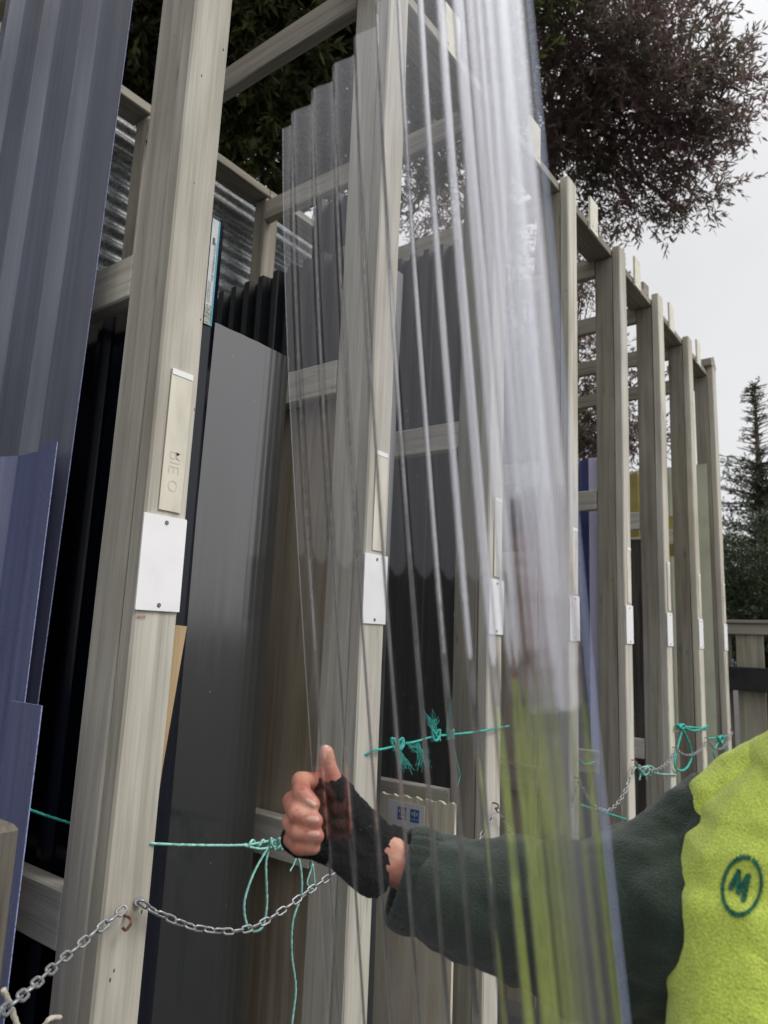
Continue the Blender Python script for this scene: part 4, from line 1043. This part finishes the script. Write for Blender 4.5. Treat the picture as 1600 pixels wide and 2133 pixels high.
for k, nm_ in ((1, 'badge_ring'), (2, 'badge_letter')):
    if Fc[k]:
        us = sorted({i for f in Fc[k] for i in f}); mp_ = {a: b for b, a in enumerate(us)}
        obj(nm_, [V[i] for i in us], [tuple(mp_[i] for i in f) for f in Fc[k]], M_badge, vest)
trous = blob('trousers', [[(TP(-.09, 0, CZ-.66), .12), (TP(-.10, .01, CZ-1.08), .085), (TP(-.10, 0, .10), .075)], [(TP(.09, 0, CZ-.66), .12), (TP(.10, .01, CZ-1.08), .085), (TP(.10, 0, .10), .075)], [(TP(-.05, 0, CZ-.62), .125), (TP(.05, 0, CZ-.62), .125)]], .009, M_trouser, per, 4, [('CLOUDS', .1, .015)])
M_boot = plain('black_boot', (.015, .014, .013), .5)
for s in (-1, 1):
    blob('boot', [[(TP(.10*s, -.02, .12), .055), (TP(.10*s, 0, .055), .052), (TP(.105*s, .15, .045), .045)]], .006, M_boot, per, 3)

# ------------------------------------------------------------------ trees
def leafmat(name, cols, tr=.25):
    m, t, b, o = newmat(name)
    tc = N(t, 'ShaderNodeNewGeometry'); n = N(t, 'ShaderNodeTexNoise'); n.inputs['Scale'].default_value = 1.6; n.inputs['Detail'].default_value = 3
    t.links.new(tc.outputs['Position'], n.inputs['Vector'])
    ri = tc.outputs['Random Per Island']
    ad = N(t, 'ShaderNodeMath', operation='MULTIPLY_ADD'); ad.inputs[1].default_value = .45
    t.links.new(ri, ad.inputs[0]); mm = N(t, 'ShaderNodeMath', operation='MULTIPLY_ADD'); mm.inputs[1].default_value = 1.3; mm.inputs[2].default_value = -.38
    t.links.new(n.outputs[0], mm.inputs[0]); t.links.new(mm.outputs[0], ad.inputs[2])
    c = ramp(t, ad.outputs[0], [(i/(len(cols)-1), c_) for i, c_ in enumerate(cols)]).outputs[0]
    t.links.new(c, b.inputs['Base Color']); b.inputs['Roughness'].default_value = .45
    b.inputs['Specular IOR Level'].default_value = .35
    tl = N(t, 'ShaderNodeBsdfTranslucent'); t.links.new(c, tl.inputs[0])
    mx = N(t, 'ShaderNodeMixShader'); mx.inputs[0].default_value = tr
    t.links.new(b.outputs[0], mx.inputs[1]); t.links.new(tl.outputs[0], mx.inputs[2]); t.links.new(mx.outputs[0], o.inputs[0])
    return m
ML_purple = leafmat('purple_brown_leaves', [(.09, .10, .06), (.15, .13, .10), (.22, .15, .14), (.30, .16, .19)], .5)
ML_green = leafmat('olive_leaves', [(.08, .08, .045), (.11, .11, .055), (.16, .19, .07), (.15, .11, .075)], .45)
ML_con = leafmat('conifer_needles', [(.03, .045, .025), (.05, .07, .035), (.07, .09, .045)], .1)
M_bark = wood('bark', 'Z', (.14, .11, .085), (.07, .055, .045), knots=False)
def leaves_np(C, D, L, Wd):
    """C centres, D unit directions -> narrow four-cornered leaves"""
    n = len(C); rnd = rng.normal(size=(n, 3)); s = np.cross(D, rnd); s /= np.linalg.norm(s, axis=1)[:, None]+1e-9
    L = L[:, None]; w_ = Wd[:, None]
    q = np.stack([C, C+D*L*.45+s*w_, C+D*L, C+D*L*.45-s*w_], 1).reshape(-1, 3)
    return q
def leaf_object(name, Q, mat, par):
    n = len(Q)//4; me = bpy.data.meshes.new(name); loc = wloc(par)
    Q = Q-np.array(loc)
    me.vertices.add(len(Q)); me.vertices.foreach_set('co', Q.ravel())
    me.loops.add(4*n); me.loops.foreach_set('vertex_index', np.arange(4*n))
    me.polygons.add(n); me.polygons.foreach_set('loop_start', np.arange(n)*4); me.polygons.foreach_set('loop_total', np.full(n, 4))
    me.update(calc_edges=True); me.materials.append(mat)
    o = bpy.data.objects.new(name, me); COL.objects.link(o); o.parent = par; o['kind'] = 'stuff'; return o
def crown(lobes, twigs, nl, tl, ll, lw, droop=.0):
    Qs = []; TW = []
    for (c, r, k) in lobes:
        n = int(twigs*k); c = np.array(c)
        d = rng.normal(size=(n, 3)); d /= np.linalg.norm(d, axis=1)[:, None]
        rad = r*(rng.random(n)**.42)*(1+.22*np.sin(d[:, 0]*5+c[0])*np.sin(d[:, 2]*6+c[2]*3)+.10*rng.normal(size=n))
        b = c+d*rad[:, None]*np.array([1, 1, .8])
        tdir = d+rng.normal(size=(n, 3))*.55+np.array([0, 0, .25-droop]); tdir /= np.linalg.norm(tdir, axis=1)[:, None]
        for j in range(nl):
            t = (j+rng.random(n)*.6)/nl
            p = b+tdir*(tl*t)[:, None]+np.array([0, 0, -1])*(droop*tl*t*t)[:, None]
            ld = tdir*.75+rng.normal(size=(n, 3))*.5; ld /= np.linalg.norm(ld, axis=1)[:, None]
            Qs.append(leaves_np(p, ld, ll*(.6+.7*rng.random(n)), lw*(.7+.6*rng.random(n))))
        TW.append((b, tdir))
    return np.concatenate(Qs), TW
def tree(name, label, base, lobes, mat, twigs, nl=12, tl=.22, ll=.075, lw=.009, trunk_r=.14, group=None, droop=0., forkat=None):
    root = thing(name, label, 'tree', base, group)
    cen = sum((Vector(c) for c, r, k in lobes), Vector())/len(lobes)
    fork = Vector((base[0]+(cen.x-base[0])*.6, base[1]+(cen.y-base[1])*.6, base[2]+(cen.z-base[2])*.8))
    if forkat is not None: fork = Vector(forkat)
    parts = []
    P = catmull([base, Vector(base).lerp(fork, .5)+Vector((.05, -.04, 0)), fork], 8); parts.append(tube(P, [trunk_r*(1-.35*i/(len(P)-1)) for i in range(len(P))], 12))
    v, f = merge(parts); tr = obj('trunk', v, f, M_bark, root, smooth=True)
    for (c, r, k) in lobes:
        m_ = fork.lerp(Vector(c), .5)+Vector((random.uniform(-.2, .2), random.uniform(-.2, .2), .15))
        P = catmull([fork, m_, Vector(c)], 8); br = [tube(P, [trunk_r*.30*(1-.85*i/(len(P)-1)) for i in range(len(P))], 7)]
        for q in range(9):
            d = Vector(rng.normal(size=3)).normalized(); s = P[random.randrange(8, len(P))]
            e = Vector(c)+d*r*random.uniform(.6, .95)
            P2 = catmull([s, s.lerp(e, .5)+Vector((0, 0, .08)), e], 5); br.append(tube(P2, [0.010*(1-.75*i/(len(P2)-1)) for i in range(len(P2))], 5))
        v, f = merge(br); obj('limb', v, f, M_bark, root, smooth=True)
    Q, _ = crown(lobes, twigs, nl, tl, ll, lw, droop)
    leaf_object('crown', Q, mat, root); return root
def lob(px, py, d, rpx, k=1.0):
    r = rpx*d/F_PX; return (tuple(U(px, py, d=d)), r, k*(rpx/100)**2)
bs = U(1030, 1300, d=8.4)
tree('purple_leaved_tree', 'large tree with narrow purple-brown leaves rising behind the rack against the sky', (bs.x, bs.y, 0),
     [lob(1120, 40, 7.6, 190, .9), lob(1260, 90, 7.4, 150), lob(1385, 170, 7.3, 120), lob(1470, 175, 7.3, 62), lob(1520, 215, 7.2, 58, .9), lob(1340, 45, 7.6, 58),
      lob(1200, 220, 7.4, 135), lob(1310, 270, 7.4, 110), lob(1430, 290, 7.3, 70, 1.2), lob(1355, 395, 7.4, 84, .55), lob(1455, 380, 7.4, 68, .6), lob(1270, 380, 7.6, 88, .5), lob(1315, 440, 7.5, 48, .6), lob(1430, 440, 7.4, 48, .5), lob(1180, 350, 7.6, 90, .8),
      lob(1515, 130, 7.3, 28, .6)],
     ML_purple, 250, nl=12, trunk_r=.11, forkat=U(1150, 260, d=8))
bs2 = U(1180, 1300, d=10)
tree('background_tree', 'dark leafy tree glimpsed between the rack posts on the right', (bs2.x, bs2.y, 0),
     [lob(1190, 560, 9, 85, .7), lob(1215, 760, 9, 80, .7), lob(1190, 900, 9, 100, 1.3), lob(1235, 880, 9, 60, 1.3), lob(1340, 790, 9, 40, .6), lob(1335, 920, 9, 45, 1.3), lob(1100, 700, 9, 110, .8), lob(980, 450, 9, 120, .8)],
     ML_purple, 420, nl=12, trunk_r=.12)
bs3 = U(560, 1300, d=8)
tree('olive_tree', 'dense olive-brown tree overhanging the rack at the top left', (bs3.x, bs3.y, 0),
     [lob(300, 60, 6.2, 150, 1.5), lob(430, -60, 6, 160, 1.5), lob(560, 60, 6, 150, 1.5), lob(500, 240, 6.2, 140, 1.5), lob(620, 260, 6.3, 110, 1.1), lob(700, 60, 6.2, 140, 1.3), lob(830, 120, 6.3, 140, 1.1), lob(640, 390, 6.4, 60, .7), lob(730, 380, 6.4, 80, .55),
      lob(250, 250, 6.5, 130, 1.4), lob(120, 150, 6.5, 170, 1.2), lob(100, 420, 6.5, 140, 1.2), lob(950, 200, 6.6, 130, 1), lob(860, 330, 6.6, 80, .6), lob(150, -80, 6.4, 160, 1.2), lob(0, 0, 6.4, 160, 1.2), lob(-100, 300, 6.4, 180, 1.2), lob(900, -60, 6.5, 170, 1.2), lob(350, -330, 6.2, 200, .7), lob(650, -300, 6.2, 200, .7), lob(950, -380, 6.4, 200, .6), lob(600, -650, 6.2, 240, .5), lob(-400, -150, 6.4, 260, .45), lob(-800, 50, 6.4, 300, .4), lob(-700, -450, 6.6, 320, .35), lob(-1300, -100, 6.8, 380, .3), lob(-350, 250, 6.5, 240, .45), lob(-1300, -800, 7, 420, .25), lob(1060, -60, 7, 150, 1)],  # lobes far above and left of view added to block sky reflections in clear sheet
     ML_green, 330, nl=12, ll=.085, lw=.011, trunk_r=.2)

# conifer at the right edge
def conifer():
    d = 13.0; top = U(1572, 805, d=d); bx, by = U(1592, 1250, d=d).x, U(1592, 1250, d=d).y
    root = thing('conifer', 'dark conifer with a thin sparse leader standing behind the fence at the right', 'tree', (bx, by, 0))
    H_ = top.z; axis = lambda t: Vector((bx, by, 0)).lerp(top, t)
    P = [axis(t)+Vector((0, 0, 0)) for t in np.linspace(0, 1, 20)]
    v, f = tube(P, [.12*(1-t)**.8+.006 for t in np.linspace(0, 1, 20)], 8); obj('trunk', v, f, M_bark, root, smooth=True)
    br = []; C = []; D = []
    for k in range(420):
        t = 1-(random.random()**1.25)*.80
        h = 1-t                                    # 0 at the tip
        L = (.10+h*2.9)*random.uniform(.55, 1.12) if h > .13 else random.uniform(.08, .22)+h*1.1
        if .13 < h < .2: L *= random.uniform(.3, .8)
        a = random.uniform(0, 6.283); c = axis(t)
        dr = Vector((math.cos(a), math.sin(a), random.uniform(.25, .7)*(1-h*.7))).normalized()
        Pn = [c+dr*(L*q)-Vector((0, 0, L*.10*q*q)) for q in np.linspace(0, 1, 6)]
        br.append(tube(Pn, [.010*(1-.8*q)+.001 for q in np.linspace(0, 1, 6)], 4))
        dens = 5 if h < .22 else (14 if h < .40 else (45 if h < .5 else 120))
        m_ = int(dens*max(L, .3))
        for q in range(m_):
            s = random.random()**(.8 if h > .45 else 1.7); p = c+dr*(L*s)-Vector((0, 0, L*.10*s*s))
            side = Vector(rng.normal(size=3)).normalized(); tw = (dr*.8+side*.8).normalized(); tl_ = random.uniform(.03, .16)*(1 if h > .22 else .55)
            for e in range(5):
                C.append(p+tw*(tl_*e/5)); D.append((tw+Vector(rng.normal(size=3))*.6).normalized())
    v, f = merge(br); o = obj('branches', v, f, M_bark, root); 
    C = np.array([tuple(c) for c in C]); D = np.array([tuple(c) for c in D]); n = len(C)
    leaf_object('crown', leaves_np(C, D, .05+.03*rng.random(n), .007+.005*rng.random(n)), ML_con, root)
conifer()
hb_ = U(1560, 1300, d=11)
tree('leafy_bush', 'rounded dark green bush above the fence top beside the far end post', (hb_.x, hb_.y, 0), [lob(1530, 1190, 10.5, 55, 1.6), lob(1585, 1150, 10.5, 90, 1.5), lob(1560, 1260, 10.5, 60, 2.4), lob(1500, 1260, 10.5, 50, 2), lob(1620, 1260, 10.5, 90, 2)],
     leafmat('bush_leaves', [(.03, .045, .02), (.045, .065, .03), (.07, .09, .045)]), 300, nl=10, tl=.16, ll=.05, lw=.011, trunk_r=.05)

# ------------------------------------------------------------------ fence at the end of the yard
fx = 7.8; fz = U(1515, 1292, X=fx).z
fence = thing('paling_fence', 'grey timber paling fence with a capped top beyond the far end of the rack', 'fence', (fx, 0, 0))
obj('cap', *lumber((fx-.01, -3.5, fz-.012), (fx-.01, 4.5, fz-.012), .12, .03, up=(0, 0, 1)), W['gY'], fence)
obj('rail', *lumber((fx-.03, -3.5, fz-.025-.06), (fx-.03, 4.5, fz-.025-.06), .03, .10, up=(0, 0, 1)), W['gY'], fence)
zr = U(1515, 1412, X=fx-.09).z
obj('rail', *lumber((fx-.09, -3.5, zr), (fx-.09, 4.5, zr), .07, .22, up=(0, 0, 1)), plain('black_beam', (.012, .012, .013), .6, nscale=6, namt=.2), fence)
obj('rail', *lumber((fx-.05, -3.5, .35), (fx-.05, 4.5, .35), .045, .09, up=(0, 0, 1)), W['gY'], fence)
y = -3.4
while y < 4.4:
    wd = .24
    obj('paling', *lumber((fx, y, .04), (fx, y, fz-.03), .02, wd, up=(0, 1, 0), seg=4, ch=.003), W['gZ'] if random.random() < .6 else W['dark'], fence)
    y += wd+.045
# dark strip of garden bed and leaf litter at the foot of the far bays
